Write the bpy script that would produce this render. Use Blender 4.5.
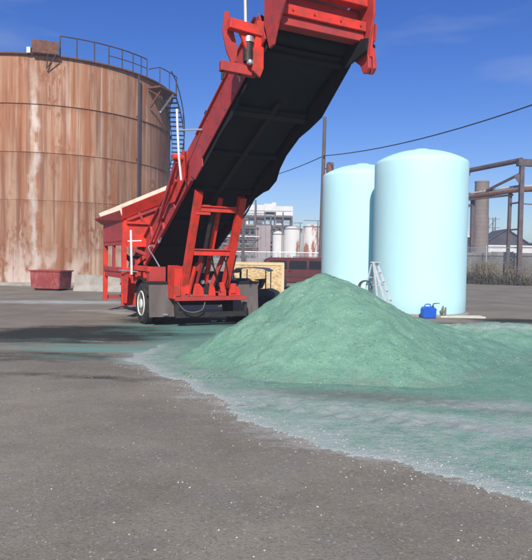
import bpy, bmesh, math, random
import numpy as np
from mathutils import Vector, Matrix
PI = math.pi
R = math.radians
rnd = random.Random(7)
for o in list(bpy.data.objects): bpy.data.objects.remove(o)
S = bpy.context.scene
COL = S.collection

# ---------------------------------------------------------------- camera
cd = bpy.data.cameras.new('camera'); cam = bpy.data.objects.new('camera', cd); COL.objects.link(cam)
cd.sensor_fit = 'HORIZONTAL'; cd.sensor_width = 36; cd.lens = 600/532*36
cd.clip_start = 0.05; cd.clip_end = 6000
cam.matrix_world = Matrix.Translation((0, 0, 1.6)) @ Matrix.Rotation(PI/2-math.atan(20/600), 4, 'X') @ Matrix.Rotation(R(.9), 4, 'Z')
S.camera = cam

# ---------------------------------------------------------------- sky and sun
SUN_EL, SUN_AZ = 34.0, 4.0            # elevation; degrees to the left of straight behind the camera
W = bpy.data.worlds.new('World'); S.world = W; W.use_nodes = True
nt = W.node_tree; nt.nodes.clear()
sky = nt.nodes.new('ShaderNodeTexSky'); sky.sky_type = 'NISHITA'; sky.sun_disc = False
sky.sun_elevation = R(SUN_EL); sky.sun_rotation = R(180+SUN_AZ)
sky.air_density = 1.0; sky.dust_density = .3; sky.ozone_density = 4.0
bg = nt.nodes.new('ShaderNodeBackground'); bg.inputs['Strength'].default_value = .10
out = nt.nodes.new('ShaderNodeOutputWorld')
tc = nt.nodes.new('ShaderNodeTexCoord')
mp = nt.nodes.new('ShaderNodeMapping'); mp.inputs['Rotation'].default_value = (0, R(14), R(20)); mp.inputs['Scale'].default_value = (1.2, 1.2, 6)
nz = nt.nodes.new('ShaderNodeTexNoise'); nz.inputs['Scale'].default_value = 2.2; nz.inputs['Detail'].default_value = 7; nz.inputs['Roughness'].default_value = .55
cr = nt.nodes.new('ShaderNodeMapRange'); cr.inputs[1].default_value = .50; cr.inputs[2].default_value = .80; cr.inputs[3].default_value = 0; cr.inputs[4].default_value = .28
mx = nt.nodes.new('ShaderNodeMix'); mx.data_type = 'RGBA'
mx.inputs[7].default_value = (4.6, 5.0, 5.9, 1)
nt.links.new(tc.outputs['Generated'], mp.inputs[0]); nt.links.new(mp.outputs[0], nz.inputs['Vector'])
nt.links.new(nz.outputs[0], cr.inputs[0]); nt.links.new(cr.outputs[0], mx.inputs[0])
hs0 = nt.nodes.new('ShaderNodeHueSaturation'); hs0.inputs['Saturation'].default_value = 1.31; hs0.inputs['Hue'].default_value = .522; nt.links.new(sky.outputs[0], hs0.inputs['Color']); nt.links.new(hs0.outputs[0], mx.inputs[6]); nt.links.new(mx.outputs[2], bg.inputs['Color']); nt.links.new(bg.outputs[0], out.inputs[0])
sl = bpy.data.lights.new('sun', 'SUN'); sl.energy = 4.1; sl.angle = R(.53); sl.color = (1, .95, .86)
sun = bpy.data.objects.new('sun', sl); COL.objects.link(sun)
sd = Vector((-math.sin(R(SUN_AZ))*math.cos(R(SUN_EL)), -math.cos(R(SUN_AZ))*math.cos(R(SUN_EL)), math.sin(R(SUN_EL))))
sun.rotation_euler = sd.to_track_quat('Z', 'Y').to_euler()
S.view_settings.view_transform = 'Standard'; S.view_settings.look = 'None'
S.cycles.filter_width = 1.9
S.view_settings.gamma = 1; S.view_settings.exposure = 0.35

# ---------------------------------------------------------------- helpers
def tag(o, label=None, cat=None, group=None, kind=None):
    if label: o['label'] = label
    if cat: o['category'] = cat
    if group: o['group'] = group
    if kind: o['kind'] = kind
    return o
def empty(name, loc=(0, 0, 0), rz=0, **k):
    o = bpy.data.objects.new(name, None); COL.objects.link(o); o.location = loc; o.rotation_euler = (0, 0, rz)
    return tag(o, **k)
class MB:
    def __init__(s): s.v = []; s.f = []
    def add(s, vs, fs):
        n = len(s.v); s.v += [tuple(v) for v in vs]; s.f += [tuple(i+n for i in f) for f in fs]; return s
    def box(s, a, b):
        x0, y0, z0 = a; x1, y1, z1 = b
        return s.add([(x0,y0,z0),(x1,y0,z0),(x1,y1,z0),(x0,y1,z0),(x0,y0,z1),(x1,y0,z1),(x1,y1,z1),(x0,y1,z1)],
                     [(0,3,2,1),(4,5,6,7),(0,1,5,4),(1,2,6,5),(2,3,7,6),(3,0,4,7)])
    def bar(s, p, q, w, h, up=(0, 0, 1)):
        p = Vector(p); q = Vector(q); d = (q-p).normalized(); u = Vector(up)
        if abs(d.dot(u)) > .98: u = Vector((1, 0, 0))
        x = d.cross(u).normalized()*w/2; y = x.cross(d).normalized()*h/2
        vs = [p-x-y, p+x-y, p+x+y, p-x+y, q-x-y, q+x-y, q+x+y, q-x+y]
        return s.add(vs, [(0,1,2,3),(7,6,5,4),(0,4,5,1),(1,5,6,2),(2,6,7,3),(3,7,4,0)])
    def tube(s, pts, r, n=8, cap=True):
        pts = [Vector(p) for p in pts]; rs = r if isinstance(r, (list, tuple)) else [r]*len(pts)
        vs = []; ref = Vector((0, 0, 1))
        d0 = (pts[1]-pts[0]).normalized()
        if abs(d0.dot(ref)) > .9: ref = Vector((1, 0, 0))
        x = d0.cross(ref).normalized()
        for i, p in enumerate(pts):
            d = (pts[min(i+1, len(pts)-1)]-pts[max(i-1, 0)]).normalized()
            x = (x-d*x.dot(d)).normalized(); y = d.cross(x)
            for k in range(n):
                t = 2*PI*k/n; vs.append(p+(x*math.cos(t)+y*math.sin(t))*rs[i])
        fs = []
        for i in range(len(pts)-1):
            for k in range(n):
                k2 = (k+1) % n; fs.append((i*n+k, i*n+k2, (i+1)*n+k2, (i+1)*n+k))
        if cap: fs += [tuple(range(n-1, -1, -1)), tuple((len(pts)-1)*n+k for k in range(n))]
        return s.add(vs, fs)
    def prism(s, poly, ax, a, b):     # poly in the two other axes, extruded along axis ax (0,1,2) from a to b
        n = len(poly); vs = []
        for t in (a, b):
            for p in poly:
                c = [p[0], p[1]]; c.insert(ax, t); vs.append(tuple(c))
        fs = [tuple(range(n)), tuple(range(2*n-1, n-1, -1))]
        for i in range(n): fs.append((i, (i+1) % n + 0, n+(i+1) % n, n+i))
        return s.add(vs, fs)
    def lathe(s, prof, n=32, c=(0, 0, 0), axis=2):
        vs = []
        for r, z in prof:
            for k in range(n):
                t = 2*PI*k/n; p = [r*math.cos(t), r*math.sin(t)]; p.insert(axis, z); vs.append((p[0]+c[0], p[1]+c[1], p[2]+c[2]))
        fs = []
        for i in range(len(prof)-1):
            for k in range(n):
                k2 = (k+1) % n; fs.append((i*n+k, i*n+k2, (i+1)*n+k2, (i+1)*n+k))
        if prof[0][0] > 1e-6: fs.append(tuple(range(n-1, -1, -1)))
        if prof[-1][0] > 1e-6: fs.append(tuple((len(prof)-1)*n+k for k in range(n)))
        return s.add(vs, fs)
    def xf(s, fn): s.v = [tuple(fn(*v)) for v in s.v]; return s
    def build(s, name, m, parent=None, bevel=0, smooth=False, **k):
        me = bpy.data.meshes.new(name); me.from_pydata(s.v, [], s.f)
        bm = bmesh.new(); bm.from_mesh(me); bmesh.ops.recalc_face_normals(bm, faces=bm.faces); bm.to_mesh(me); bm.free()
        me.materials.append(m)
        if smooth:
            me.polygons.foreach_set('use_smooth', [True]*len(me.polygons))
            me.set_sharp_from_angle(angle=R(40))
        o = bpy.data.objects.new(name, me); COL.objects.link(o)
        if parent: o.parent = parent
        if bevel:
            b = o.modifiers.new('bevel', 'BEVEL'); b.width = bevel; b.segments = 1; b.limit_method = 'ANGLE'
        return tag(o, **k)
def smooth_pts(P, k=5):
    P = [Vector(p) for p in P]; out = []
    for i in range(len(P)-1):
        a = P[max(i-1, 0)]; b = P[i]; c = P[i+1]; d = P[min(i+2, len(P)-1)]
        for j in range(k):
            t = j/k; out.append(.5*((2*b)+(c-a)*t+(2*a-5*b+4*c-d)*t*t+(3*b-a-3*c+d)*t**3))
    return out+[P[-1]]
def copy_obj(o, parent=None, name=None):
    c = o.copy(); COL.objects.link(c); c.parent = parent if parent else o.parent
    for ch in list(o.children):
        copy_obj(ch, c)
    return c

# ---- materials
def mat(name, col, rough=.6, metal=0, var=.12, vs=3.0, bump=0, bs=40, dirt=None, damt=.3, ds=2.0, stretch=(1, 1, 1), spec=.5, objvar=0, thr=.5, world=True, soft=.12):
    m = bpy.data.materials.new(name); m.use_nodes = True; t = m.node_tree; N = t.nodes; L = t.links
    b = N['Principled BSDF']; b.inputs['Roughness'].default_value = rough; b.inputs['Metallic'].default_value = metal
    b.inputs['Specular IOR Level'].default_value = spec
    g = N.new('ShaderNodeNewGeometry') if world else N.new('ShaderNodeTexCoord')
    po = g.outputs['Position'] if world else g.outputs['Object']
    mp = N.new('ShaderNodeMapping'); mp.inputs['Scale'].default_value = stretch; L.new(po, mp.inputs[0])
    n = N.new('ShaderNodeTexNoise'); n.inputs['Scale'].default_value = vs; n.inputs['Detail'].default_value = 6; n.inputs['Roughness'].default_value = .6
    L.new(mp.outputs[0], n.inputs['Vector'])
    r = N.new('ShaderNodeMapRange'); r.inputs[1].default_value = .3; r.inputs[2].default_value = .7; r.inputs[3].default_value = 1-var; r.inputs[4].default_value = 1+var
    L.new(n.outputs[0], r.inputs[0])
    h = N.new('ShaderNodeHueSaturation'); h.inputs['Color'].default_value = (*col, 1); L.new(r.outputs[0], h.inputs['Value'])
    last = h.outputs[0]
    if dirt:
        n2 = N.new('ShaderNodeTexNoise'); n2.inputs['Scale'].default_value = ds; n2.inputs['Detail'].default_value = 8; n2.inputs['Roughness'].default_value = .65
        L.new(mp.outputs[0], n2.inputs['Vector'])
        r2 = N.new('ShaderNodeMapRange'); r2.inputs[1].default_value = thr; r2.inputs[2].default_value = thr+soft; r2.inputs[4].default_value = damt; L.new(n2.outputs[0], r2.inputs[0])
        x = N.new('ShaderNodeMix'); x.data_type = 'RGBA'; x.inputs[7].default_value = (*dirt, 1)
        L.new(r2.outputs[0], x.inputs[0]); L.new(last, x.inputs[6]); last = x.outputs[2]
    if objvar:
        oi = N.new('ShaderNodeObjectInfo'); r3 = N.new('ShaderNodeMapRange'); r3.inputs[3].default_value = 1-objvar; r3.inputs[4].default_value = 1+objvar
        L.new(oi.outputs['Random'], r3.inputs[0]); h2 = N.new('ShaderNodeHueSaturation'); L.new(r3.outputs[0], h2.inputs['Value']); L.new(last, h2.inputs['Color']); last = h2.outputs[0]
    L.new(last, b.inputs['Base Color'])
    if bump:
        n3 = N.new('ShaderNodeTexNoise'); n3.inputs['Scale'].default_value = bs; n3.inputs['Detail'].default_value = 4; L.new(mp.outputs[0], n3.inputs['Vector'])
        bp = N.new('ShaderNodeBump'); bp.inputs['Strength'].default_value = bump; bp.inputs['Distance'].default_value = .02
        L.new(n3.outputs[0], bp.inputs['Height']); L.new(bp.outputs[0], b.inputs['Normal'])
    return m
M = {}
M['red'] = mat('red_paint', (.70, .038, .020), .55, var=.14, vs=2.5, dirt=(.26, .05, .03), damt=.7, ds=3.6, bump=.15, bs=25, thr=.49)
M['redold_shaded'] = mat('chalky_shaded_red_paint', (.42, .040, .035), .62, var=.2, vs=2.2, dirt=(.20, .05, .05), damt=.6, ds=4, bump=.15, bs=25)  # weathered red with the shade of left and downward faces mixed in
M['reddark'] = mat('shade_dark_red_paint', (.022, .008, .009), .8, var=.3, vs=4, dirt=(.012, .009, .009), damt=.8, ds=3, thr=.45)  # red darkened to near-black for the shade under and inside the boom
M['belt'] = mat('black_rubber', (.005, .005, .007), .85, var=.4, vs=5, dirt=(.012, .009, .010), damt=.5, ds=6)
M['flap'] = mat('dusty_rubber', (.125, .105, .098), .85, var=.15, vs=3, dirt=(.20, .17, .155), damt=.5, ds=4, stretch=(1, 1, .4), bump=.2)
M['tyre'] = mat('tyre_rubber', (.022, .021, .021), .85, var=.2, dirt=(.09, .08, .07), damt=.35, ds=6)
M['rim'] = mat('cream_wheel_paint', (.84, .81, .70), .5, var=.05, dirt=(.5, .42, .3), damt=.25, ds=8)
M['white'] = mat('white_paint', (.8, .79, .76), .5, var=.05, dirt=(.5, .45, .38), damt=.3, ds=5)
M['galv'] = mat('galvanised_steel', (.55, .57, .60), .38, .75, var=.1, vs=6)
M['dark'] = mat('oily_dark_metal', (.03, .027, .027), .6, .3, var=.4, vs=8, dirt=(.08, .05, .035), damt=.5, ds=9)
M['rust'] = mat('rusted_steel', (.13, .055, .032), .85, var=.35, vs=5, dirt=(.24, .10, .05), damt=.6, ds=8, bump=.3)
M['rail'] = mat('dark_rail_steel', (.055, .05, .062), .7, .2, var=.3, vs=5, dirt=(.13, .07, .05), damt=.5, ds=7)
M['steelw'] = mat('weathered_steel', (.10, .082, .088), .7, .2, var=.3, vs=2, dirt=(.20, .11, .08), damt=.6, ds=3)
M['beige'] = mat('beige_liner', (.62, .53, .40), .7, var=.1, dirt=(.42, .30, .2), damt=.5, ds=4)
M['concrete'] = mat('pale_concrete', (.36, .33, .28), .9, var=.14, vs=2, dirt=(.22, .19, .15), damt=.5, ds=3, bump=.3)
M['wall'] = mat('grey_wall_concrete', (.24, .225, .20), .9, var=.2, vs=.9, dirt=(.14, .13, .11), damt=.7, ds=1.2, stretch=(1, 1, .5), bump=.3, objvar=.12)
M['chimney'] = mat('old_chimney_brick', (.215, .175, .155), .9, var=.15, vs=1.2, dirt=(.13, .11, .10), damt=.5, ds=.8, stretch=(1, 1, .3), objvar=.07)
M['wood'] = mat('grey_pole_wood', (.115, .095, .085), .9, var=.2, vs=9, stretch=(1, 1, .1))
M['cable'] = mat('black_cable', (.015, .015, .018), .7)
M['skip'] = mat('faded_red_skip_paint', (.27, .04, .038), .7, var=.15, dirt=(.34, .15, .12), damt=.6, ds=3.5, stretch=(1, 1, .6))
M['blue'] = mat('blue_plastic', (.012, .10, .52), .4, var=.06)
M['bluedk'] = mat('dark_nozzle_plastic', (.03, .05, .06), .5)
M['alu'] = mat('aluminium', (.62, .63, .64), .4, .15, var=.08, vs=9)
M['plank'] = mat('bleached_plank', (.55, .50, .42), .9, var=.15, vs=8, objvar=.15)
M['brass'] = mat('fitting_metal', (.30, .22, .16), .5, .5)
M['vanred'] = mat('dark_red_car_paint', (.085, .010, .012), .5, var=.1, vs=1.2, dirt=(.13, .03, .03), damt=.4)
M['glass'] = mat('dark_window_glass', (.02, .022, .028), .15, var=.1)
M['canopy'] = mat('navy_canopy_sheet', (.06, .062, .11), .6, var=.15)
M['cart'] = mat('dark_green_grey_paint', (.045, .05, .045), .6, var=.3)
M['clad'] = mat('white_cladding', (.72, .72, .70), .8, var=.08, vs=.5, dirt=(.55, .5, .44), damt=.5, ds=.6)
M['pframe'] = mat('plant_steel', (.135, .125, .125), .8, var=.25, vs=1, dirt=(.22, .14, .10), damt=.5, ds=1)
M['pfloor'] = mat('plant_floor_concrete', (.40, .37, .34), .9, var=.15, vs=1)
M['house'] = mat('charred_roofing', (.055, .052, .058), .85, var=.3, vs=.8, dirt=(.12, .11, .11), damt=.4, ds=.7)
M['brown'] = mat('brown_enamel', (.15, .075, .06), .7)
M['weed'] = mat('dry_weed', (.20, .165, .115), .9, var=.3, vs=1.4, dirt=(.07, .075, .045), damt=.8, ds=.7)
M['weedg'] = mat('dark_brush', (.055, .055, .038), .9, var=.3, vs=3)
M['grain'] = mat('white_salt_grain', (.50, .51, .47), .6, var=.1)
M['stone'] = mat('grey_stone', (.26, .24, .21), .8, var=.3, vs=30)
M['bag'] = mat('white_plastic_sack', (.75, .76, .74), .45, var=.05)

def osb():
    m = mat('oriented_strand_board', (.62, .44, .22), .8, var=.1, vs=5); t = m.node_tree; N = t.nodes; L = t.links
    b = N['Principled BSDF']; g = N.new('ShaderNodeTexCoord')
    v = N.new('ShaderNodeTexVoronoi'); v.inputs['Scale'].default_value = 16
    mp = N.new('ShaderNodeMapping'); mp.inputs['Scale'].default_value = (1, 1, 2.2); L.new(g.outputs['Object'], mp.inputs[0]); L.new(mp.outputs[0], v.inputs['Vector'])
    r = N.new('ShaderNodeValToRGB'); e = r.color_ramp.elements; e[0].color = (.42, .27, .11, 1); e[1].color = (.74, .57, .33, 1)
    s = N.new('ShaderNodeSeparateColor'); L.new(v.outputs['Color'], s.inputs[0]); L.new(s.outputs[0], r.inputs[0]); L.new(r.outputs[0], b.inputs['Base Color'])
    return m
M['osb'] = osb()
M['lumber'] = mat('pine_lumber', (.66, .52, .33), .8, var=.12, vs=9)

def blue_tank():
    m = mat('pale_aqua_polyethylene', (.52, .82, .84), .65, var=.035, vs=1.2, dirt=(.50, .74, .76), damt=.3, ds=1.0, stretch=(1, 1, .35), bump=.06, bs=6)
    b = m.node_tree.nodes['Principled BSDF']
    b.inputs['Subsurface Weight'].default_value = .25; b.inputs['Subsurface Radius'].default_value = (.1, .16, .18); b.inputs['Subsurface Scale'].default_value = .6
    return m
M['aqua'] = blue_tank()

def rusty_tank():
    m = bpy.data.materials.new('streaked_rusty_tank_paint'); m.use_nodes = True; t = m.node_tree; N = t.nodes; L = t.links
    b = N['Principled BSDF']; b.inputs['Roughness'].default_value = .8; b.inputs['Specular IOR Level'].default_value = .25
    g = N.new('ShaderNodeNewGeometry')
    def noise(sc, st, det=7, off=0, ro=.6):
        mp = N.new('ShaderNodeMapping'); mp.inputs['Scale'].default_value = st; mp.inputs['Location'].default_value = (off, off*.7, off*.3); L.new(g.outputs['Position'], mp.inputs[0])
        n = N.new('ShaderNodeTexNoise'); n.inputs['Scale'].default_value = sc; n.inputs['Detail'].default_value = det; n.inputs['Roughness'].default_value = ro; L.new(mp.outputs[0], n.inputs['Vector']); return n.outputs[0]
    def ramp(src, a, bb, lo=0, hi=1):
        r = N.new('ShaderNodeMapRange'); r.interpolation_type = 'SMOOTHSTEP'; r.inputs[1].default_value = a; r.inputs[2].default_value = bb; r.inputs[3].default_value = lo; r.inputs[4].default_value = hi; L.new(src, r.inputs[0]); return r.outputs[0]
    def mix(f, a, c, mode='MIX'):
        x = N.new('ShaderNodeMix'); x.data_type = 'RGBA'; x.blend_type = mode
        L.new(f, x.inputs[0]) if not isinstance(f, float) else setattr(x.inputs[0], 'default_value', f)
        for i, q in ((6, a), (7, c)):
            if isinstance(q, tuple): x.inputs[i].default_value = (*q, 1)
            else: L.new(q, x.inputs[i])
        return x.outputs[2]
    def mul(a, c):
        x = N.new('ShaderNodeMath'); x.operation = 'MULTIPLY'; L.new(a, x.inputs[0]); L.new(c, x.inputs[1]); return x.outputs[0]
    c = mix(ramp(noise(.5, (1, 1, .35)), .38, .62), (.34, .185, .108), (.44, .27, .175))
    c = mix(ramp(noise(1.9, (1, 1, .04), off=3), .43, .62, 0, .75), c, (.34, .115, .042))         # orange rust runs
    c = mix(ramp(noise(4.6, (1, 1, .03), off=9), .49, .64, 0, .65), c, (.18, .075, .045))          # thin dark runs
    c = mix(ramp(noise(3.0, (1, 1, .04), off=17), .53, .66, 0, .6), c, (.56, .43, .33))            # washed pale runs
    c = mix(mul(ramp(noise(.45, (1, 1, .5), off=31), .50, .62), ramp(noise(6, (1, 1, .4), off=4), .42, .6)), c, (.27, .105, .055))
    # bands of rust under each seam
    sp = N.new('ShaderNodeSeparateXYZ'); L.new(g.outputs['Position'], sp.inputs[0])
    md = N.new('ShaderNodeMath'); md.operation = 'MODULO'; ad = N.new('ShaderNodeMath'); ad.operation = 'ADD'; ad.inputs[1].default_value = .52; L.new(sp.outputs[2], ad.inputs[0]); L.new(ad.outputs[0], md.inputs[0]); md.inputs[1].default_value = 2.6
    c = mix(mul(ramp(md.outputs[0], 2.05, 2.6, 0, .6), ramp(noise(2.0, (1, 1, .3), off=23), .42, .6)), c, (.22, .09, .05))
    # white salt bloom low down and in one long run
    c = mix(mul(ramp(sp.outputs[2], 3.2, .2, 0, .75), ramp(noise(1.1, (1, 1, .5), off=41), .5, .62)), c, (.62, .52, .45))
    # long washed-out salt run low on the shell, left of centre
    vd = N.new('ShaderNodeVectorMath'); vd.operation = 'DOT_PRODUCT'; ta = R(-79.0); vd.inputs[1].default_value = (-math.sin(ta), math.cos(ta), 0)
    vs_ = N.new('ShaderNodeVectorMath'); vs_.operation = 'SUBTRACT'; vs_.inputs[1].default_value = (-14.17, 40.28, 0); L.new(g.outputs['Position'], vs_.inputs[0]); L.new(vs_.outputs[0], vd.inputs[0])
    def M2(op, a, c2):
        x = N.new('ShaderNodeMath'); x.operation = op
        for i, q in ((0, a), (1, c2)):
            if isinstance(q, (int, float)): x.inputs[i].default_value = q
            else: L.new(q, x.inputs[i])
        return x.outputs[0]
    off_ = M2('ADD', vd.outputs['Value'], M2('MULTIPLY', M2('SUBTRACT', noise(.5, (.2, .2, 1), off=5), .5), 1.2))
    band = ramp(M2('ABSOLUTE', off_, 0.0),   .34, .04); band = mul(band, ramp(noise(2.6, (1, 1, .35), off=8), .36, .58)); band = mul(band, ramp(sp.outputs[2], 12.0, 9.5, .25, 1))
    c = mix(band, c, (.56, .46, .39))
    oi = N.new('ShaderNodeObjectInfo'); r3 = N.new('ShaderNodeMapRange'); r3.inputs[3].default_value = .86; r3.inputs[4].default_value = 1.12; L.new(oi.outputs['Random'], r3.inputs[0])
    h = N.new('ShaderNodeHueSaturation'); L.new(r3.outputs[0], h.inputs['Value']); L.new(c, h.inputs['Color']); L.new(h.outputs[0], b.inputs['Base Color'])
    bp = N.new('ShaderNodeBump'); bp.inputs['Strength'].default_value = .25; bp.inputs['Distance'].default_value = .03; L.new(noise(4, (1, 1, .5), off=2), bp.inputs['Height']); L.new(bp.outputs[0], b.inputs['Normal'])
    return m
M['tank'] = rusty_tank()
M['pale_run'] = mat('white_salt_run', (.66, .58, .52), .85, var=.2, vs=4)

# ---- numpy value noise
def vnoise(x, y, seed=0):
    xi = np.floor(x).astype(np.int64); yi = np.floor(y).astype(np.int64); fx = x-xi; fy = y-yi
    fx = fx*fx*(3-2*fx); fy = fy*fy*(3-2*fy)
    def h(a, b):
        n = (a*374761393+b*668265263+seed*982451653) & 0x7fffffff
        n = ((n ^ (n >> 13))*1274126177) & 0x7fffffff
        return ((n ^ (n >> 16)) & 0xffff)/65535.0
    return (h(xi, yi)*(1-fx)+h(xi+1, yi)*fx)*(1-fy)+(h(xi, yi+1)*(1-fx)+h(xi+1, yi+1)*fx)*fy
def fbm(x, y, o=4, seed=0):
    s = 0; a = .5; t = 0
    for i in range(o): s = s+a*vnoise(x*2**i, y*2**i, seed+i); t += a; a *= .5
    return s/t-.5
def sstep(a, b, x):
    t = np.clip((x-a)/(b-a), 0, 1); return t*t*(3-2*t)
def grid_mesh(name, xs, ys, Z, m, attrs=None, keep=None):
    X, Y = np.meshgrid(xs, ys); nx, ny = len(xs), len(ys)
    co = np.stack([X.ravel(), Y.ravel(), np.broadcast_to(Z, X.shape).ravel()], 1)
    i = np.arange(nx*ny).reshape(ny, nx)
    q = np.stack([i[:-1, :-1].ravel(), i[:-1, 1:].ravel(), i[1:, 1:].ravel(), i[1:, :-1].ravel()], 1)
    if keep is not None:
        k = keep.ravel()[q].any(1); q = q[k]
        used = np.unique(q); re = np.full(nx*ny, -1); re[used] = np.arange(len(used)); q = re[q]; co = co[used]
    me = bpy.data.meshes.new(name); me.vertices.add(len(co)); me.vertices.foreach_set('co', co.astype(np.float32).ravel())
    me.loops.add(q.size); me.loops.foreach_set('vertex_index', q.astype(np.int32).ravel())
    me.polygons.add(len(q)); me.polygons.foreach_set('loop_start', np.arange(0, q.size, 4, dtype=np.int32)); me.polygons.foreach_set('loop_total', np.full(len(q), 4, dtype=np.int32))
    me.polygons.foreach_set('use_smooth', np.ones(len(q), dtype=bool)); me.update(calc_edges=True)
    if attrs is not None:
        a = np.ones((nx*ny, 4), np.float32)
        for j, A in enumerate(attrs): a[:, j] = np.broadcast_to(A, X.shape).ravel()
        if keep is not None: a = a[used]
        ca = me.attributes.new('mask', 'FLOAT_COLOR', 'POINT'); ca.data.foreach_set('color', a.ravel())
    me.materials.append(m)
    o = bpy.data.objects.new(name, me); COL.objects.link(o); return o
def polydist(X, Y, P):                      # signed distance, positive inside
    d = np.full(X.shape, 1e9); ins = np.zeros(X.shape, bool); n = len(P)
    for i in range(n):
        ax, ay = P[i]; bx, by = P[(i+1) % n]; ex, ey = bx-ax, by-ay
        t = np.clip(((X-ax)*ex+(Y-ay)*ey)/(ex*ex+ey*ey), 0, 1); d = np.minimum(d, np.hypot(X-ax-t*ex, Y-ay-t*ey))
        c = ((ay > Y) != (by > Y)) & (X < (bx-ax)*(Y-ay)/((by-ay) if by != ay else 1e-9)+ax); ins ^= c
    return np.where(ins, d, -d)
def blob(X, Y, cx, cy, rx, ry, a=0):
    ca, sa = math.cos(a), math.sin(a); u = ((X-cx)*ca+(Y-cy)*sa)/rx; v = (-(X-cx)*sa+(Y-cy)*ca)/ry
    return np.clip(1.25-np.hypot(u, v), 0, 1)

# ---------------------------------------------------------------- ground
def nm(mat_):
    t = mat_.node_tree; return t, t.nodes, t.links
def ground_mat():
    m = bpy.data.materials.new('worn_asphalt'); m.use_nodes = True; t, N, L = nm(m); b = N['Principled BSDF']
    g = N.new('ShaderNodeNewGeometry'); P = g.outputs['Position']
    def noise(sc, det=5, ro=.6, st=(1, 1, 1)):
        mp = N.new('ShaderNodeMapping'); mp.inputs['Scale'].default_value = st; L.new(P, mp.inputs[0])
        n = N.new('ShaderNodeTexNoise'); n.inputs['Scale'].default_value = sc; n.inputs['Detail'].default_value = det; n.inputs['Roughness'].default_value = ro; L.new(mp.outputs[0], n.inputs['Vector']); return n.outputs[0]
    def ramp(src, a, bb, lo=0, hi=1):
        r = N.new('ShaderNodeMapRange'); r.inputs[1].default_value = a; r.inputs[2].default_value = bb; r.inputs[3].default_value = lo; r.inputs[4].default_value = hi; L.new(src, r.inputs[0]); return r.outputs[0]
    def mix(f, a, c):
        x = N.new('ShaderNodeMix'); x.data_type = 'RGBA'
        L.new(f, x.inputs[0])
        for i, q in ((6, a), (7, c)):
            if isinstance(q, tuple): x.inputs[i].default_value = (*q, 1)
            else: L.new(q, x.inputs[i])
        return x.outputs[2]
    def math_(op, a, c):
        x = N.new('ShaderNodeMath'); x.operation = op
        for i, q in ((0, a), (1, c)):
            if isinstance(q, (int, float)): x.inputs[i].default_value = q
            else: L.new(q, x.inputs[i])
        return x.outputs[0]
    c = mix(ramp(noise(.55, 8, .65), .36, .64), (.200, .176, .132), (.305, .270, .206))
    c = mix(ramp(noise(1.7, 8, .7), .5, .66, 0, .6), c, (.22, .205, .175))
    c = mix(ramp(noise(.22, 4, .5, (1, 3.5, 1)), .52, .7, 0, .5), c, (.16, .14, .118))
    v = N.new('ShaderNodeTexVoronoi'); v.inputs['Scale'].default_value = 75; L.new(P, v.inputs['Vector'])
    sc = N.new('ShaderNodeSeparateColor'); L.new(v.outputs['Color'], sc.inputs[0])
    c = mix(ramp(sc.outputs[0], .62, 1, 0, .35), c, (.37, .32, .26))        # pale aggregate
    c = mix(ramp(sc.outputs[1], .70, 1, 0, .45), c, (.12, .10, .082))       # dark aggregate
    v2 = N.new('ShaderNodeTexVoronoi'); v2.inputs['Scale'].default_value = 28; L.new(P, v2.inputs['Vector'])
    s2 = N.new('ShaderNodeSeparateColor'); L.new(v2.outputs['Color'], s2.inputs[0])
    specks = math_('MULTIPLY', ramp(s2.outputs[2], .93, .95), ramp(v2.outputs['Distance'], .34, .22))
    c = mix(math_('MULTIPLY', specks, .5), c, (.42, .40, .37))
    at_ = N.new('ShaderNodeAttribute'); at_.attribute_name = 'mask'; sm = N.new('ShaderNodeSeparateColor'); L.new(at_.outputs['Color'], sm.inputs[0])
    br = noise(2.2, 8, .7, (.6, 1.8, 1)); br2 = noise(14, 6, .7)
    def msk(ch, lo=.35, hi=.75, amt=1):
        s = math_('ADD', ch, math_('MULTIPLY', math_('SUBTRACT', br, .5), 1.6)); s = math_('ADD', s, math_('MULTIPLY', math_('SUBTRACT', br2, .5), .7))
        q = math_('MULTIPLY', ramp(s, lo, hi, 0, amt), ramp(ch, .02, .2)); return q
    wet = msk(sm.outputs[2], .2, .7, .92)
    c = mix(wet, c, (.020, .028, .026))
    c = mix(msk(sm.outputs[0], .3, 1.0, .85), c, (.15, .33, .27))
    c = mix(msk(sm.outputs[1], .35, .95, .8), c, (.52, .54, .50))
    L.new(c, b.inputs['Base Color'])
    L.new(math_('SUBTRACT', .88, math_('MULTIPLY', wet, .06)), b.inputs['Roughness']); b.inputs['Specular IOR Level'].default_value = .12
    bp = N.new('ShaderNodeBump'); bp.inputs['Strength'].default_value = .3; bp.inputs['Distance'].default_value = .006
    L.new(v.outputs['Distance'], bp.inputs['Height'])
    bp2 = N.new('ShaderNodeBump'); bp2.inputs['Strength'].default_value = .22; bp2.inputs['Distance'].default_value = .04; L.new(noise(3, 6), bp2.inputs['Height']); L.new(bp.outputs[0], bp2.inputs['Normal'])
    L.new(bp2.outputs[0], b.inputs['Normal'])
    return m
def axis(lo, hi, d, far):
    c = list(np.arange(lo, hi+1e-6, d)); s = d
    a = [lo]; 
    while a[-1] > -far: s *= 1.5; a.append(a[-1]-s)
    s = d; e = [hi]
    while e[-1] < far: s *= 1.5; e.append(e[-1]+s)
    return np.array(sorted(a[1:])+c+e[1:])
gx = axis(-14, 12, .1, 4000); gy = axis(1.5, 26, .1, 4000)
GX, GY = np.meshgrid(gx, gy)
EDGE = [(-2.3, 9.3), (-1.5, 8.35), (-.92, 7.3), (-.52, 6.55), (-.24, 6.12), (.02, 5.66), (.36, 5.3), (.75, 4.95), (1.1, 4.66), (1.42, 4.41), (1.88, 4.06), (3, 3.3), (6, 2.4), (11, 2.2),
        (13, 8), (12, 12.6), (8, 12.9), (6, 13.2), (4.4, 13.6), (2.8, 14.0), (1.0, 13.4), (-.6, 12.6), (-1.7, 11.6), (-2.1, 10.4)]
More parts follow.
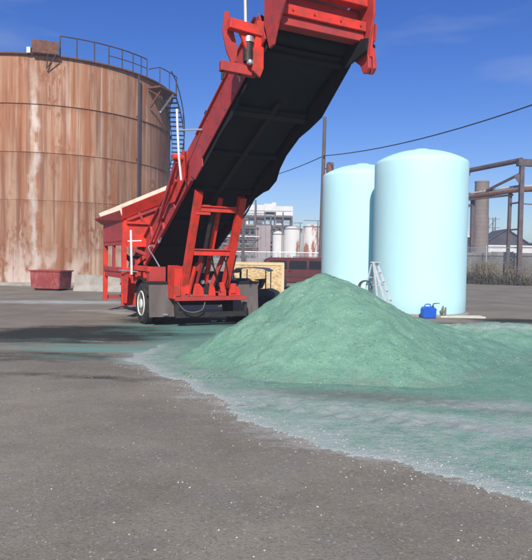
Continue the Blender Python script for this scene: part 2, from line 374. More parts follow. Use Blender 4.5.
dE = polydist(GX, GY, EDGE)
nx_ = fbm(GX*.9, GY*2.0, 4, 5)
teal = sstep(.0, .4, dE)*.8
teal = np.maximum(teal, sstep(-1.3, 0, dE)*.8*sstep(9.3, 10.5, GY))
teal = np.maximum(teal, 1.15*blob(GX, GY, -2.6, 10.35, 2.3, .42, -.02))
teal = np.maximum(teal, .75*blob(GX, GY, -1.6, 12.2, 1.6, .5, .2))
teal = np.maximum(teal, .5*blob(GX, GY, -2.6, 13.2, 2.2, .8, .2))
teal = np.maximum(teal, .42*blob(GX, GY, -4.0, 11.5, 2.0, .5, .1))
teal = np.maximum(teal, .8*blob(GX, GY, -1.9, 9.3, .9, .35, -.3))
teal = np.maximum(teal, .9*blob(GX, GY, -3.2, 10.9, 1.8, .2, .08))
teal = np.maximum(teal, .6*blob(GX, GY, -3.2, 9.5, 1.2, .3, -.25))
teal = np.maximum(teal, .95*blob(GX, GY, -1.2, 13.6, 2.2, 1.9, -.2))
teal = np.maximum(teal, .8*blob(GX, GY, -2.6, 14.4, 1.8, .5, .1))
white = .55*sstep(-.7, .1, dE+fbm(GX*2, GY*2, 4, 77)*.5)*sstep(12, 9.5, GY)
white = np.maximum(white, .85*blob(GX, GY, -7.0, 21.2, 4.2, 1.3, .12))
white = np.maximum(white, .6*blob(GX, GY, -5.0, 18.0, 2.0, .5, .3))
white = np.maximum(white, .55*blob(GX, GY, -2.9, 11.4, 1.2, .16, .1))
white = np.maximum(white, .7*blob(GX, GY, -4.2, 17.4, 1.4, .6, -.6))
white = np.maximum(white, .55*blob(GX, GY, 5.2, 13.9, 2.6, .5, -.1))
wet = 1.35*blob(GX, GY, -3.5, 12.6, 2.9, 1.7, .2)
wet = np.maximum(wet, 1.2*blob(GX, GY, -1.9, 13.0, 1.6, 1.0, .3))
wet = np.maximum(wet, 1.1*blob(GX, GY, -1.8, 15.2, 2.3, 1.5, -.4))
wet = np.maximum(wet, .85*blob(GX, GY, 7.3, 16.8, 2.3, .9, -.1))
wet = np.maximum(wet, .7*blob(GX, GY, 4.0, 15.4, 3.0, .9, -.1))
wet = np.maximum(wet, .5*blob(GX, GY, -3.4, 9.6, 3.2, .7, -.08))
wet = np.maximum(wet, .42*blob(GX, GY, -2.6, 8.0, 2.6, .25, -.1))
ground = grid_mesh('ground', gx, gy, np.zeros(GX.shape), ground_mat(), (teal, white, wet))
tag(ground, kind='structure')

# ---------------------------------------------------------------- salt
def salt_mat(name, layer):
    m = bpy.data.materials.new(name); m.use_nodes = True; t, N, L = nm(m); b = N['Principled BSDF']; b.inputs['Roughness'].default_value = .8; b.inputs['Specular IOR Level'].default_value = .3
    g = N.new('ShaderNodeNewGeometry'); P = g.outputs['Position']
    def noise(sc, det=6, st=(1, 1, 1), ro=.62):
        mp = N.new('ShaderNodeMapping'); mp.inputs['Scale'].default_value = st; L.new(P, mp.inputs[0])
        n = N.new('ShaderNodeTexNoise'); n.inputs['Scale'].default_value = sc; n.inputs['Detail'].default_value = det; n.inputs['Roughness'].default_value = ro; L.new(mp.outputs[0], n.inputs['Vector']); return n.outputs[0]
    def ramp(src, a, bb, lo=0, hi=1):
        r = N.new('ShaderNodeMapRange'); r.inputs[1].default_value = a; r.inputs[2].default_value = bb; r.inputs[3].default_value = lo; r.inputs[4].default_value = hi; L.new(src, r.inputs[0]); return r.outputs[0]
    def mix(f, a, c):
        x = N.new('ShaderNodeMix'); x.data_type = 'RGBA'; L.new(f, x.inputs[0])
        for i, q in ((6, a), (7, c)):
            if isinstance(q, tuple): x.inputs[i].default_value = (*q, 1)
            else: L.new(q, x.inputs[i])
        return x.outputs[2]
    def math_(op, a, c):
        x = N.new('ShaderNodeMath'); x.operation = op
        for i, q in ((0, a), (1, c)):
            if isinstance(q, (int, float)): x.inputs[i].default_value = q
            else: L.new(q, x.inputs[i])
        return x.outputs[0]
    c = mix(ramp(noise(1.3), .35, .65), (.150, .315, .212), (.205, .385, .262))
    c = mix(ramp(noise(3.2, 9, ro=.7), .47, .66, 0, .75), c, (.11, .245, .19))
    c = mix(ramp(noise(1.9, 8, (1, 1, .5), ro=.7), .55, .70, 0, .6), c, (.27, .40, .30))
    v = N.new('ShaderNodeTexVoronoi'); v.inputs['Scale'].default_value = 85; L.new(P, v.inputs['Vector'])
    s = N.new('ShaderNodeSeparateColor'); L.new(v.outputs['Color'], s.inputs[0])
    c = mix(ramp(s.outputs[0], .55, 1, 0, .4), c, (.31, .45, .36))
    c = mix(ramp(s.outputs[1], .6, 1, 0, .5), c, (.10, .22, .175))
    c = mix(ramp(s.outputs[2], .993, .996, 0, .6), c, (.75, .80, .76))
    a_ = N.new('ShaderNodeAttribute'); a_.attribute_name = 'mask'; sm = N.new('ShaderNodeSeparateColor'); L.new(a_.outputs['Color'], sm.inputs[0])
    # R white bloom, G asphalt showing / dirt, B darker green
    br = math_('ADD', math_('MULTIPLY', math_('SUBTRACT', noise(3.0, 8, (1, 1.6, 1), .7), .5), 1.5), math_('MULTIPLY', math_('SUBTRACT', noise(22, 5), .5), .9))
    c = mix(ramp(math_('ADD', sm.outputs[2], br), .3, .9, 0, .75), c, (.12, .26, .215))
    c = mix(ramp(math_('ADD', sm.outputs[1], br), .35, .9, 0, .85), c, (.19, .205, .17))
    c = mix(ramp(math_('ADD', sm.outputs[0], br), .35, 1.0, 0, .85), c, (.47, .50, .45))
    L.new(c, b.inputs['Base Color'])
    bp = N.new('ShaderNodeBump'); bp.inputs['Strength'].default_value = .55; bp.inputs['Distance'].default_value = .012; L.new(v.outputs['Distance'], bp.inputs['Height'])
    bp2 = N.new('ShaderNodeBump'); bp2.inputs['Strength'].default_value = .5; bp2.inputs['Distance'].default_value = .035; L.new(noise(13, 7), bp2.inputs['Height']); L.new(bp.outputs[0], bp2.inputs['Normal'])
    L.new(bp2.outputs[0], b.inputs['Normal'])
    return m
SM = salt_mat('treated_green_salt', False)
lx = np.arange(-4, 13.5, .045); ly = np.arange(2, 15, .045); X, Y = np.meshgrid(lx, ly)
d = polydist(X, Y, EDGE)+fbm(X*1.6, Y*1.6, 5, 11)*.55+fbm(X*9, Y*9, 3, 3)*.05
th = np.where(d > 0, .003+.020*sstep(0, 1.2, d), -.02+np.clip(d, -.2, 0)*.1)
rough = fbm(X*4, Y*4, 4, 21)*.011*sstep(0, .6, d)+fbm(X*24, Y*24, 2, 8)*.004
# tyre tread prints across the spread: two curved lanes of cross ridges
def tread(X, Y, x0, y0, x1, y1, w, sag):
    ex, ey = x1-x0, y1-y0; l = math.hypot(ex, ey); ex /= l; ey /= l
    s = (X-x0)*ex+(Y-y0)*ey; n = -(X-x0)*ey+(Y-y0)*ex-sag*np.sin(np.clip(s/l, 0, 1)*PI)
    k = sstep(w/2, w/2-.05, np.abs(n))*sstep(0, .2, s)*sstep(l, l-.3, s)
    return k*(np.clip(np.sin(s*2*PI/.24+np.abs(n)*11)*1.6, -1, 1)*.5-.3)*.020
tr = tread(X, Y, -.3, 6.75, 2.3, 5.75, .42, -.12)+.5*tread(X, Y, .6, 7.3, 4.2, 6.2, .36, -.15)
keep = d > -.15
edgew = (.42*sstep(.35, .0, d)+.33*sstep(1.4, .2, d)+.32*sstep(5, 1.5, d))*sstep(12.5, 10, Y)+.25*blob(X, Y, 2.6, 5.6, 3.0, .9, -.35)
lane = .55*blob(X, Y, 1.2, 6.2, 1.9, .4, -.5)+.4*blob(X, Y, 3.2, 5.6, 1.6, .35, -.35)
bloom = .45*blob(X, Y, 2.9, 6.6, 1.2, .35, -.1)+.4*blob(X, Y, 6.5, 11.6, 3.5, .5, 0)
bare = .34*sstep(2.6, .6, d)+.75*blob(X, Y, 1.6, 6.9, 2.2, .45, -.15)+.7*blob(X, Y, 3.2, 6.2, 1.6, .3, -.1)+.5*blob(X, Y, 2.4, 5.6, 1.4, .22, -.4)+np.abs(tr)*22
dark_salt = .6*blob(X, Y, -.7, 10.8, 1.6, 1.8)+.75*blob(X, Y, 4.8, 6.8, 2.2, 1.2, .1)+.5*blob(X, Y, 3.3, 4.6, 1.6, .4, -.3)+.35*blob(X, Y, -1.2, 8.5, .9, .4, -.7)
sp = grid_mesh('spilt_salt', lx, ly, th+rough+tr, SM, (edgew+bloom+lane*.5, bare, dark_salt), keep)
tag(sp, label='thin layer of spilt green road salt with a white crusty edge and tyre prints', cat='spilt salt', kind='stuff')

def surf(fn, X, Y):
    h = fn(X, Y); h = h+fbm(X*2.2, Y*2.2, 4, 31)*.13*sstep(-.05, .3, h)+.035*(np.abs(fbm(X*3.4, Y*3.4, 3, 61))*-2+.3)*sstep(.1, .4, h)+fbm(X*9, Y*9, 3, 44)*.035*sstep(0, .15, h)+fbm(X*26, Y*26, 2, 49)*.010
    return h
def heap(name, cx, cy, rx, ry, fn, label, step=.03, dark_salt=0., bloomf=None):
    xs = np.arange(cx-rx, cx+rx, step); ys = np.arange(cy-ry, cy+ry, step); X, Y = np.meshgrid(xs, ys)
    h = surf(fn, X, Y)
    k = h > -.05
    bl = bloomf(X, Y, h) if bloomf else 0*h
    o = grid_mesh(name, xs, ys, h, SM, (bl+.25*sstep(.30, .02, h)*(dark_salt < .1), .55*sstep(.22, .0, h), np.maximum(dark_salt*sstep(.0, .3, h)+.0, .38*sstep(1.8, 3.6, X)*(Y < 11)+.3*sstep(.45, .1, h))), k)
    return tag(o, label=label, cat='salt pile')
def pile(X, Y):
    a = np.arctan2(Y-10.0, X-1.0); r = np.hypot((X-1.0)/np.where(X < 1, .90, 1.08), (Y-10.0)/1.0)*(1+.05*np.sin(a*3+1)+.035*np.sin(a*7))
    h = 1.575-.64*np.sqrt(r*r+.055)
    f = .19                                      # concave foot
    h = np.where(h < f, f-(f-h)*.62-.0, h)
    sh = .62-.42*np.hypot((X-2.75)/1.5, (Y-10.6)/1.0)      # low shoulder to the right
    sh2 = 1.06-.6*np.hypot((X-1.6)/1.0, (Y-10.1)/1.0)
    k = 9.0
    return np.log(np.exp(k*h)+np.exp(k*sh)+np.exp(k*sh2))/k - .03
heap('salt_pile', 1.3, 10.0, 4.6, 3.6, pile, 'tall cone of mint green treated road salt under the raised conveyor', bloomf=None)
def ridge(X, Y):
    y0 = 11.6+.25*np.sin(X*.8); t = sstep(2.0, 3.1, X)*sstep(11.5, 8.0, X)
    return (.46+.09*np.sin(X*1.7+.4))*t-np.sqrt(((Y-y0)*.36)**2+.01)+.02-.1*(1-t)
heap('salt_pile', 7.3, 11.6, 4.8, 2.4, ridge, 'long low ridge of green salt with a bleached white crest, nearest the pale blue tanks', step=.04,
     bloomf=lambda X, Y, h: sstep(.24, .42, h)*.6)
def mound(X, Y):
    return .62-.34*np.sqrt(((X-6.6)/1.15)**2+((Y-9.2)/1.0)**2+.03)
heap('salt_pile', 6.6, 9.2, 3.0, 2.4, mound, 'darker green salt mound at the right edge of the photo', step=.04, dark_salt=.75)  # whole mound set to the darker green

# clods rolled down the pile
def clods(name, n, seed):
    rg = random.Random(seed); mb = MB()
    while n:
        a = rg.random()*2*PI; q = 2.75*math.sqrt(rg.random()); x = 1.2+q*math.cos(a)*1.15; y = 10+q*math.sin(a)
        if y > 11.2 or x < -1.15: continue
        h = float(surf(pile, np.array([[x]]), np.array([[y]]))[0, 0])
        if h < -.02: h = .015
        if h > .5 and rg.random() < .7: continue
        rr = .006+.020*rg.random()**4; n -= 1; vs = []
        for k in range(5):
            t = k*2*PI/5; w = rr*(.7+.6*rg.random()); vs.append((x+w*math.cos(t), y+w*math.sin(t), h+rr*.1))
        vs += [(x, y, h+rr*.8), (x, y, h-rr)]
        mb.add(vs, [(k, (k+1) % 5, 5) for k in range(5)]+[((k+1) % 5, k, 6) for k in range(5)])
    return mb.build(name, SM, label='loose green salt clods rolled to the foot of the tall pile', cat='salt clods', kind='stuff')
clods('salt_clods', 2200, 8)

# loose grains and stones lying about
def scatter(name, n, fn, m, label, cat, rmin, rmax, seed, pw=4):
    rg = random.Random(seed); mb = MB()
    for i in range(n):
        x, y, z = fn(rg); r = rmin+(rmax-rmin)*rg.random()**pw; a = rg.random()*6.28
        vs = []
        for k in range(4):
            t = a+k*PI/2; q = r*(.7+.6*rg.random()); vs.append((x+q*math.cos(t), y+q*math.sin(t), z+r*.15))
        vs += [(x+r*.2*rg.random(), y, z+r*(.6+.5*rg.random())), (x, y, z-r*.3)]
        mb.add(vs, [(0,1,4),(1,2,4),(2,3,4),(3,0,4),(1,0,5),(2,1,5),(3,2,5),(0,3,5)])
    return mb.build(name, m, label=label, cat=cat, kind='stuff')
def near(rg):
    while True:
        y = 2.4+6*rg.random()**1.5; x = (rg.random()-.5)*y*1.1
        if rg.random() < .35 or (x > -.6 and y < 4.2): return (x, y, .002)
scatter('loose_grains', 650, near, M['grain'], 'small white salt grains scattered over the bare asphalt', 'salt grains', .0025, .011, 3)
def near2(rg):
    y = 2.3+8*rg.random()**1.6; return ((rg.random()-.5)*y*1.1, y, .002)
scatter('loose_gravel', 2500, near2, M['stone'], 'fine grey grit scattered over the foreground asphalt', 'grit', .003, .010, 4)
def edgef(rg):
    i = rg.randrange(0, 12); t = rg.random(); a, b = EDGE[i], EDGE[i+1]; s = rg.gauss(.1, .22)
    return (a[0]+(b[0]-a[0])*t+s*.8, a[1]+(b[1]-a[1])*t+s, .004)
scatter('crust_crumbs', 2000, edgef, M['grain'], 'pale crumbs of salt crust strewn along the white edge of the spill', 'salt crumbs', .0025, .011, 5)

# ---------------------------------------------------------------- rusty storage tank
TC = Vector((-14.17, 40.28, 0)); TR = 7.62; TH = 12.5
tank = empty('storage_tank', TC, label='huge rust-streaked cylindrical steel storage tank with rooftop railing and side stair', cat='storage tank')
def pol(r, a, z): return (r*math.cos(R(a)), r*math.sin(R(a)), z)
zs = [0, 2.1, 4.68, 7.27, 9.87, TH]; NP = 12
for ci in range(5):
    proto = None; st = 360/NP
    for k in range(NP):
        if proto is None:
            mb = MB(); n = 10; r = TR-ci*.02; vs = []
            g_ = .04
            for j in range(n+1):
                a = g_+(st-2*g_)*j/n
                for rr, z in ((r, zs[ci]+.01), (r+.004, zs[ci+1]-.012), (r-.03, zs[ci+1]-.0), (r-.03, zs[ci]+.0)):
                    vs.append(pol(rr, a, z))
            fs = []
            for j in range(n):
                for q in range(4): fs.append((j*4+q, (j+1)*4+q, (j+1)*4+(q+1) % 4, j*4+(q+1) % 4))
            fs += [(0, 1, 2, 3), (n*4+3, n*4+2, n*4+1, n*4)]
            mb.add(vs, fs); proto = o = mb.build('shell_plate', M['tank'], tank, smooth=True)
        else:
            o = proto.copy(); COL.objects.link(o); o.parent = tank
        o.rotation_euler = (0, 0, R(k*st+ci*11+3))
MB().lathe([(TR-.12, .0), (TR-.12, TH-.05)], 72).build('inner_shell', M['rust'], tank)
for z in zs[1:-1]:
    MB().lathe([(TR-.06, z-.012), (TR+.003, z-.006), (TR+.003, z+.012), (TR-.06, z+.02)], 96).build('seam_band', M['tank'], tank, smooth=True)
MB().lathe([(TR-.1, TH-.02), (TR+.09, TH-.02), (TR+.09, TH+.05), (TR-.1, TH+.05)], 96).build('rim_angle', M['rust'], tank, smooth=True)
MB().lathe([(TR-.02, TH+.02), (3, TH+.5), (0, TH+.62)], 48).build('roof', M['rust'], tank, smooth=True)
MB().lathe([(TR+.35, 0), (TR+.35, .16), (TR-.2, .18)], 72).build('base_ring', M['concrete'], tank)
# pipe down the face
pm = MB().tube([pol(TR+.16, -34, .3), pol(TR+.16, -34, TH-.1)], .055).build('down_pipe', M['rail'], tank, smooth=True)
for z in (2.5, 5, 7.5, 10): MB().bar(pol(TR, -34, z), pol(TR+.2, -34, z), .08, .08).build('pipe_clip', M['rail'], pm)
# railing on rim
rl = MB(); ang = [-69+i*(41/8) for i in range(9)]
rail_e = MB().tube([pol(TR-.05, -69+i*.68*1.0, TH+1.15) for i in range(62)], .035, 6).build('top_rail', M['rail'], tank)
for a in [-69, -62.3, -55, -48.5, -42, -36, -31, -27]:
    MB().tube([pol(TR-.05, a, TH), pol(TR-.05, a, TH+1.15)], .035, 6).build('rail_post', M['rail'], tank)
MB().tube([pol(TR-.05, a, TH+.6) for a in np.linspace(-48.5, -27, 12)], .025, 6).build('mid_rail', M['rail'], tank)
# rust box with strut on the rim
bx = MB(); a0, a1 = -79.5, -69.6
bx.add([pol(TR+.35, a0, TH-.02+.02), pol(TR+.35, a1, TH), pol(TR-.35, a1, TH), pol(TR-.35, a0, TH), pol(TR+.35, a0, TH+.72), pol(TR+.35, a1, TH+.68), pol(TR-.35, a1, TH+.68), pol(TR-.35, a0, TH+.72)],
       [(0,3,2,1),(4,5,6,7),(0,1,5,4),(1,2,6,5),(2,3,7,6),(3,0,4,7)])
b_ = bx.build('gauge_box', M['rust'], tank, bevel=.02, label='rusty box mounted on the rim')
MB().box((-.1, -.1, 0), (.1, .1, .3)).build('valve', M['galv'], b_).location = pol(TR+.1, -80.8, TH+.02)
MB().tube([pol(TR+.12, -74.2, TH-.75), pol(TR+.36, -70.5, TH)], .03, 6).tube([pol(TR+.05, -74.2, TH-.75), pol(TR+.36, -73.5, TH)], .03, 6).build('strut', M['rail'], b_)
# platform
pf = MB()
for i in range(6):
    a = -27+i*2.4; pf.add([pol(TR, a, TH-.62), pol(TR+.95, a, TH-.62), pol(TR+.95, a+2.4, TH-.62), pol(TR, a+2.4, TH-.62), pol(TR, a, TH-.52), pol(TR+.95, a, TH-.52), pol(TR+.95, a+2.4, TH-.52), pol(TR, a+2.4, TH-.52)],
       [(0,3,2,1),(4,5,6,7),(0,1,5,4),(2,3,7,6),(1,2,6,5),(3,0,4,7)])
pfo = pf.build('platform', M['rust'], tank)
MB().bar(pol(TR, -25, TH-1.7), pol(TR+.9, -25, TH-.62), .09, .09).build('bracket', M['rust'], pfo)
MB().bar(pol(TR, -16, TH-1.7), pol(TR+.9, -16, TH-.62), .09, .09).build('bracket', M['white'], pfo)
MB().tube([pol(TR+.1, -27, TH+.55)]+[pol(TR+.92, a, TH+.55) for a in np.linspace(-27, -13, 6)], .03, 6).build('top_rail', M['rail'], pfo)
for a in (-27, -20, -13): MB().tube([pol(TR+.92, a, TH-.52), pol(TR+.92, a, TH+.55)], .03, 6).build('rail_post', M['rail'], pfo)
# stair winding down round the tank
tread_m = None; NT = 50; z0 = TH-.62; dz = .235; da = dz/math.tan(R(40))/(TR+.45)*180/PI
for i in range(NT):
    a = -12.5+i*da
    if tread_m is None:
        tread_m = MB().box((TR+.05, -.13, -.02), (TR+.86, .13, .02)).build('tread', M['rail'], tank); o = tread_m
    else: o = tread_m.copy(); COL.objects.link(o); o.parent = tank
    o.rotation_euler = (0, 0, R(a)); o.location = (0, 0, z0-i*dz-.1)
for rr, nm_ in ((TR+.04, 'stringer'), (TR+.88, 'stringer')):
    mb = MB(); vs = []; fs = []
    for i in range(NT+1):
        a = -13+i*da; z = z0-i*dz
        vs += [pol(rr-.012, a, z-.16), pol(rr+.012, a, z-.16), pol(rr+.012, a, z+.06), pol(rr-.012, a, z+.06)]
    for i in range(NT):
        for q in range(4): fs.append((i*4+q, (i+1)*4+q, (i+1)*4+(q+1) % 4, i*4+(q+1) % 4))
    mb.add(vs, fs).build(nm_, M['rail'], tank)
MB().tube([pol(TR+.88, -18, z0+1.35)]+[pol(TR+.88, -13+i*da, z0-i*dz+.95) for i in range(0, NT+1, 2)], .035, 6).build('hand_rail', M['rail'], tank)
for i in range(0, NT, 6):
    MB().tube([pol(TR+.88, -13+i*da, z0-i*dz), pol(TR+.88, -13+i*da, z0-i*dz+.95)], .025, 6).build('baluster', M['rail'], tank)
MB().box((TR, -.5, -.04), (TR+1.1, .5, .04)).build('landing_bracket', M['rust'], tank).location = (0, 0, 0)
tank.children[-1].rotation_euler = (0, 0, R(12)); tank.children[-1].location = (0, 0, 6.6)
# ---------------------------------------------------------------- red skip and barrier by the tank
sk = empty('waste_skip', (-10.25, 28.6, 0), R(-14), label='small faded red steel skip standing at the foot of the rusty tank', cat='skip')
prof = [(-.62, .1), (.66, .1), (.80, .9), (-.80, .9)]
def skip_panel(name, y): MB().prism([(-.72, .10), (.72, .10), (.79, .92), (-.78, .92)], 1, y-.015, y+.015).build(name, M['skip'], sk)
skip_panel('front_panel', -.5); skip_panel('back_panel', .5)
MB().bar((-.73, 0, .1), (-.785, 0, .92), .98, .03, (1, 0, 0)).build('end_panel', M['skip'], sk); MB().bar((.73, 0, .1), (.795, 0, .92), .98, .03, (1, 0, 0)).build('end_panel', M['skip'], sk)
MB().box((-.62, -.48, .08), (.64, .48, .11)).build('floor_panel', M['skip'], sk)
MB().bar((-.82, -.53, .93), (.83, -.53, .93), .06, .06).bar((-.82, .53, .93), (.83, .53, .93), .06, .06).bar((-.82, -.56, .93), (-.82, .56, .93), .06, .055).bar((.83, -.56, .93), (.83, .56, .93), .06, .055).build('rim_tube', M['skip'], sk)
for x in (-.4, .4): MB().box((x-.05, -.53, .12), (x+.05, -.512, .9)).build('rib', M['skip'], sk)
for y in (-.35, .35): MB().box((-.6, y-.06, 0), (.6, y+.06, .08)).build('skid', M['dark'], sk)
br_ = empty('concrete_barrier', (-7.55, 28.3, -.06), R(-7), label='low pale concrete barrier lying between the rusty tank and the machine', cat='barrier')
MB().prism([(-.32, 0), (.32, 0), (.30, .14), (.14, .34), (.11, .82), (-.11, .82), (-.14, .34), (-.30, .14)], 0, -1.5, 1.5).build('barrier_block', M['concrete'], br_, bevel=.02)
br2_ = empty('concrete_barrier', (-4.5, 28.0, -.06), R(-5), label='second low concrete barrier, hidden mostly behind the red machine', cat='barrier')
MB().prism([(-.32, 0), (.32, 0), (.30, .14), (.14, .34), (.11, .82), (-.11, .82), (-.14, .34), (-.30, .14)], 0, -1.5, 1.5).build('barrier_block', M['concrete'], br2_, bevel=.02)

# ---------------------------------------------------------------- the red machine
MO = (-1.832, 15.18, 0); MA = math.atan2(-.891, .454)
mc = empty('conveyor_machine', MO, MA, label='large red wheeled loading machine with a hopper and a conveyor boom raised over the salt', cat='conveyor machine')
BA = math.atan(.529); cB, sB = math.cos(BA), math.sin(BA)
def B(s, v, h): return (cB*s-sB*h, v, 2.198+sB*s+cB*h)
def bpart(mb, name, m, parent=mc, **k): return mb.xf(B).build(name, m, parent, **k)
S0, S1 = -4.3, 6.5; HW = .80
for sgn in (-1, 1):
    y = sgn*HW
    # lower section plate, then the upper section that slides over it
    lo = MB().prism([(S0, -.02), (2.95, -.02), (2.95, .66), (S0, .66)], 1, y-.02, y+.02)
    pm_ = M['redold_shaded'] if sgn < 0 else M['reddark']  # right plates carry the inner-side shade in their colour
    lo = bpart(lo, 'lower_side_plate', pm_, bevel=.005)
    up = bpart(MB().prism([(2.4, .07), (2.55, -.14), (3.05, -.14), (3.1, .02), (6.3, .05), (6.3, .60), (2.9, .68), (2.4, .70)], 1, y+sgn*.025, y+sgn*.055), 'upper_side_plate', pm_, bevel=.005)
    bpart(MB().box((S0, min(y, y+sgn*.09), .66), (2.4, max(y, y+sgn*.09), .69)), 'top_flange', M['redold_shaded'])
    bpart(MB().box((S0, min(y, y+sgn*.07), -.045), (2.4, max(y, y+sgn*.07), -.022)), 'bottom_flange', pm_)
    bpart(MB().box((3.1, min(y, y+sgn*.10), .60), (6.2, max(y, y+sgn*.10), .63)), 'top_flange', M['redold_shaded'])
    for s in np.arange(-3.6, 2.3, .95): bpart(MB().box((s-.025, min(y+sgn*.021, y+sgn*.07), 0), (s+.025, max(y+sgn*.021, y+sgn*.07), .655)), 'stiffener', M['redold_shaded'])
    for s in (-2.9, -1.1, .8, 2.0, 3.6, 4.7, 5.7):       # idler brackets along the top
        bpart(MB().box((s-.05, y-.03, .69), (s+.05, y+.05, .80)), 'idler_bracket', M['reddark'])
# belly: belt return run, rollers and cross members, coloured near-black for the shade
n = 40; vs = []; fs = []
ss = np.linspace(S0+.2, 6.2, n)
for i, s in enumerate(ss):
    sag = .035*math.sin((s % 1.35)/1.35*PI)
    for j, v in enumerate((-.70, -.35, 0, .35, .70)): vs.append((s, v, .10-sag-(.02 if j in (1, 2, 3) else 0)))
for i in range(n-1):
    for j in range(4): fs.append((i*5+j, (i+1)*5+j, (i+1)*5+j+1, i*5+j+1))
q = MB().add(vs, fs); q.add([(a, b, c+.012) for a, b, c in vs], fs); bpart(q, 'return_belt', M['belt'], smooth=True)
q = MB()
for i, s in enumerate(ss): pass
vs = []
for s in ss:
    for v, h in ((-.74, .72), (-.45, .56), (0, .50), (.45, .56), (.74, .72)): vs.append((s, v, h))
q = MB().add(vs, fs); q.add([(a, b, c-.012) for a, b, c in vs], fs); bpart(q, 'carrying_belt', M['belt'], smooth=True)
for s in np.arange(-3.4, 6.2, 1.35): bpart(MB().tube([(s, -.74, .02), (s, .74, .02)], .05, 10), 'return_roller', M['belt'], smooth=True)
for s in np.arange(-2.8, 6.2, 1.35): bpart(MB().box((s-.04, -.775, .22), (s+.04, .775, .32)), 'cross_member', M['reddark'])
bpart(MB().box((-3.6, -.775, .36), (6.2, .775, .38)), 'belly_tray', M['belt'])
bpart(MB().box((4.55, -.78, -.05), (4.68, .78, .01)), 'cross_strap', M['reddark'])
bpart(MB().bar((.6, -.12, -.02), (5.0, .02, -.02), .10, .05, (0, 0, 1)), 'spine_rail', M['reddark'])
bolt0 = None
for s in list(np.arange(3.3, 6.1, .4))+list(np.arange(-3.9, 2.2, .475)):
    for h in (.12, .52):
        y = -HW-(.057 if s > 3 else .022)
        if bolt0 is None: bolt0 = MB().lathe([(.018, -.012), (.018, .0), (0, .0)], 6, axis=1).build('bolt_head', M['redold_shaded'], mc); ob = bolt0
        else: ob = bolt0.copy(); COL.objects.link(ob); ob.parent = mc
        ob.location = B(s, y, h)
for y, z in ((.3, 5.54), (-.6, 5.54), (-.2, 5.54), (.7, 5.54), (-.6, 5.94), (-.1, 5.94), (.5, 5.94)):
    ob = bolt0.copy(); COL.objects.link(ob); ob.parent = mc; ob.rotation_euler = (0, 0, PI/2); ob.location = ((6.0 if z < 5.7 else 6.03), y, z)
# rubber skirts hanging below the right side, ragged
pr = [(-.6, .05), (.2, -.02), (.9, -.08), (1.3, -.02), (1.8, -.06), (2.35, -.20), (2.6, -.30), (3.0, -.32), (3.25, -.18), (3.6, -.10), (4.2, -.10), (4.6, -.20), (5.05, -.28), (5.5, -.20), (6.2, -.08), (6.3, .1), (6.3, .3), (-.6, .3)]
bpart(MB().prism(pr, 1, .835, .85), 'rubber_skirt', M['belt'])
pr = [(2.2, .05), (2.9, -.10), (4.0, -.06), (4.6, -.12), (5.0, -.05), (6.2, -.04), (6.2, .3), (2.2, .3)]
bpart(MB().prism(pr, 1, -.79, -.778), 'rubber_skirt', M['belt'])
bpart(MB().tube([(2.2, .90, .05), (1.2, .92, -.06), (.6, .93, -.02)], .02, 6), 'hose', M['belt'])
# head drum and head frame
bpart(MB().tube([(6.25, -.72, .30), (6.25, .72, .30)], .20, 20), 'head_drum', M['belt'], smooth=True)
hd = MB(); x0 = 6.02
def hbox(name, a, b, m='red', bev=.008): return MB().box(a, b).build(name, M[m], mc, bevel=bev)
lowf = hbox('lower_lip_beam', (5.83, -.78, 5.46), (5.99, .82, 5.62))
hbox('lip_soffit', (5.70, -.78, 5.31), (5.93, .82, 5.457), 'redold_shaded')  # dull red carries the shade of the underside
hbox('recess_web', (5.70, -.78, 5.622), (5.76, .82, 5.86), 'redold_shaded')
hbox('upper_lip_beam', (5.83, -.78, 5.86), (6.02, .82, 6.03))
hbox('head_hood', (5.2, -.78, 6.032), (6.02, .82, 6.06), 'redold_shaded')
# end plates (cheeks) with pointed ears
def cheek(y, long):
    pl = [(5.50, 6.35), (6.30, 6.35), (6.22, 5.60), (5.98, 5.28), (5.84, 5.00), (5.70, 4.98), (5.50, 5.45)]
    if long: pl = [(5.45, 6.2), (6.15, 6.2), (6.16, 5.70), (6.08, 5.40), (6.0, 5.05), (5.80, 4.95), (5.45, 5.2)]
    c = MB().prism(pl, 1, y-.02, y+.02).build('cheek_plate', M['redold_shaded'], mc, bevel=.006)
    return c
cheek(-.84, False); ck = cheek(.86, True)
MB().prism([(5.50, 4.98), (6.10, 5.10), (6.12, 5.30), (5.5, 5.42)], 1, .74, .78).build('drum_guard', M['belt'], mc)
for y, u in ((.89, 0), (.98, .02)):
    e = MB().prism([(5.72+u, 5.36), (5.92+u, 5.36), (6.02+u, 5.02), (6.03+u, 4.86), (5.95+u, 4.78), (5.86+u, 4.80), (5.70+u, 5.10)], 1, y-.035, y+.035).build('hinge_ear', M['redold_shaded'], mc, bevel=.01)
MB().bar((5.98, .90, 5.05), (6.02, .90, 6.05), .05, .10).build('edge_bar', M['red'], mc)
MB().bar((6.06, .94, 5.30), (6.07, .95, 5.58), .03, .05).build('latch_bar', M['redold_shaded'], mc)
MB().tube([(5.95, .80, 5.25), (5.95, 1.02, 5.25)], .035, 10).build('hinge_pin', M['dark'], mc)
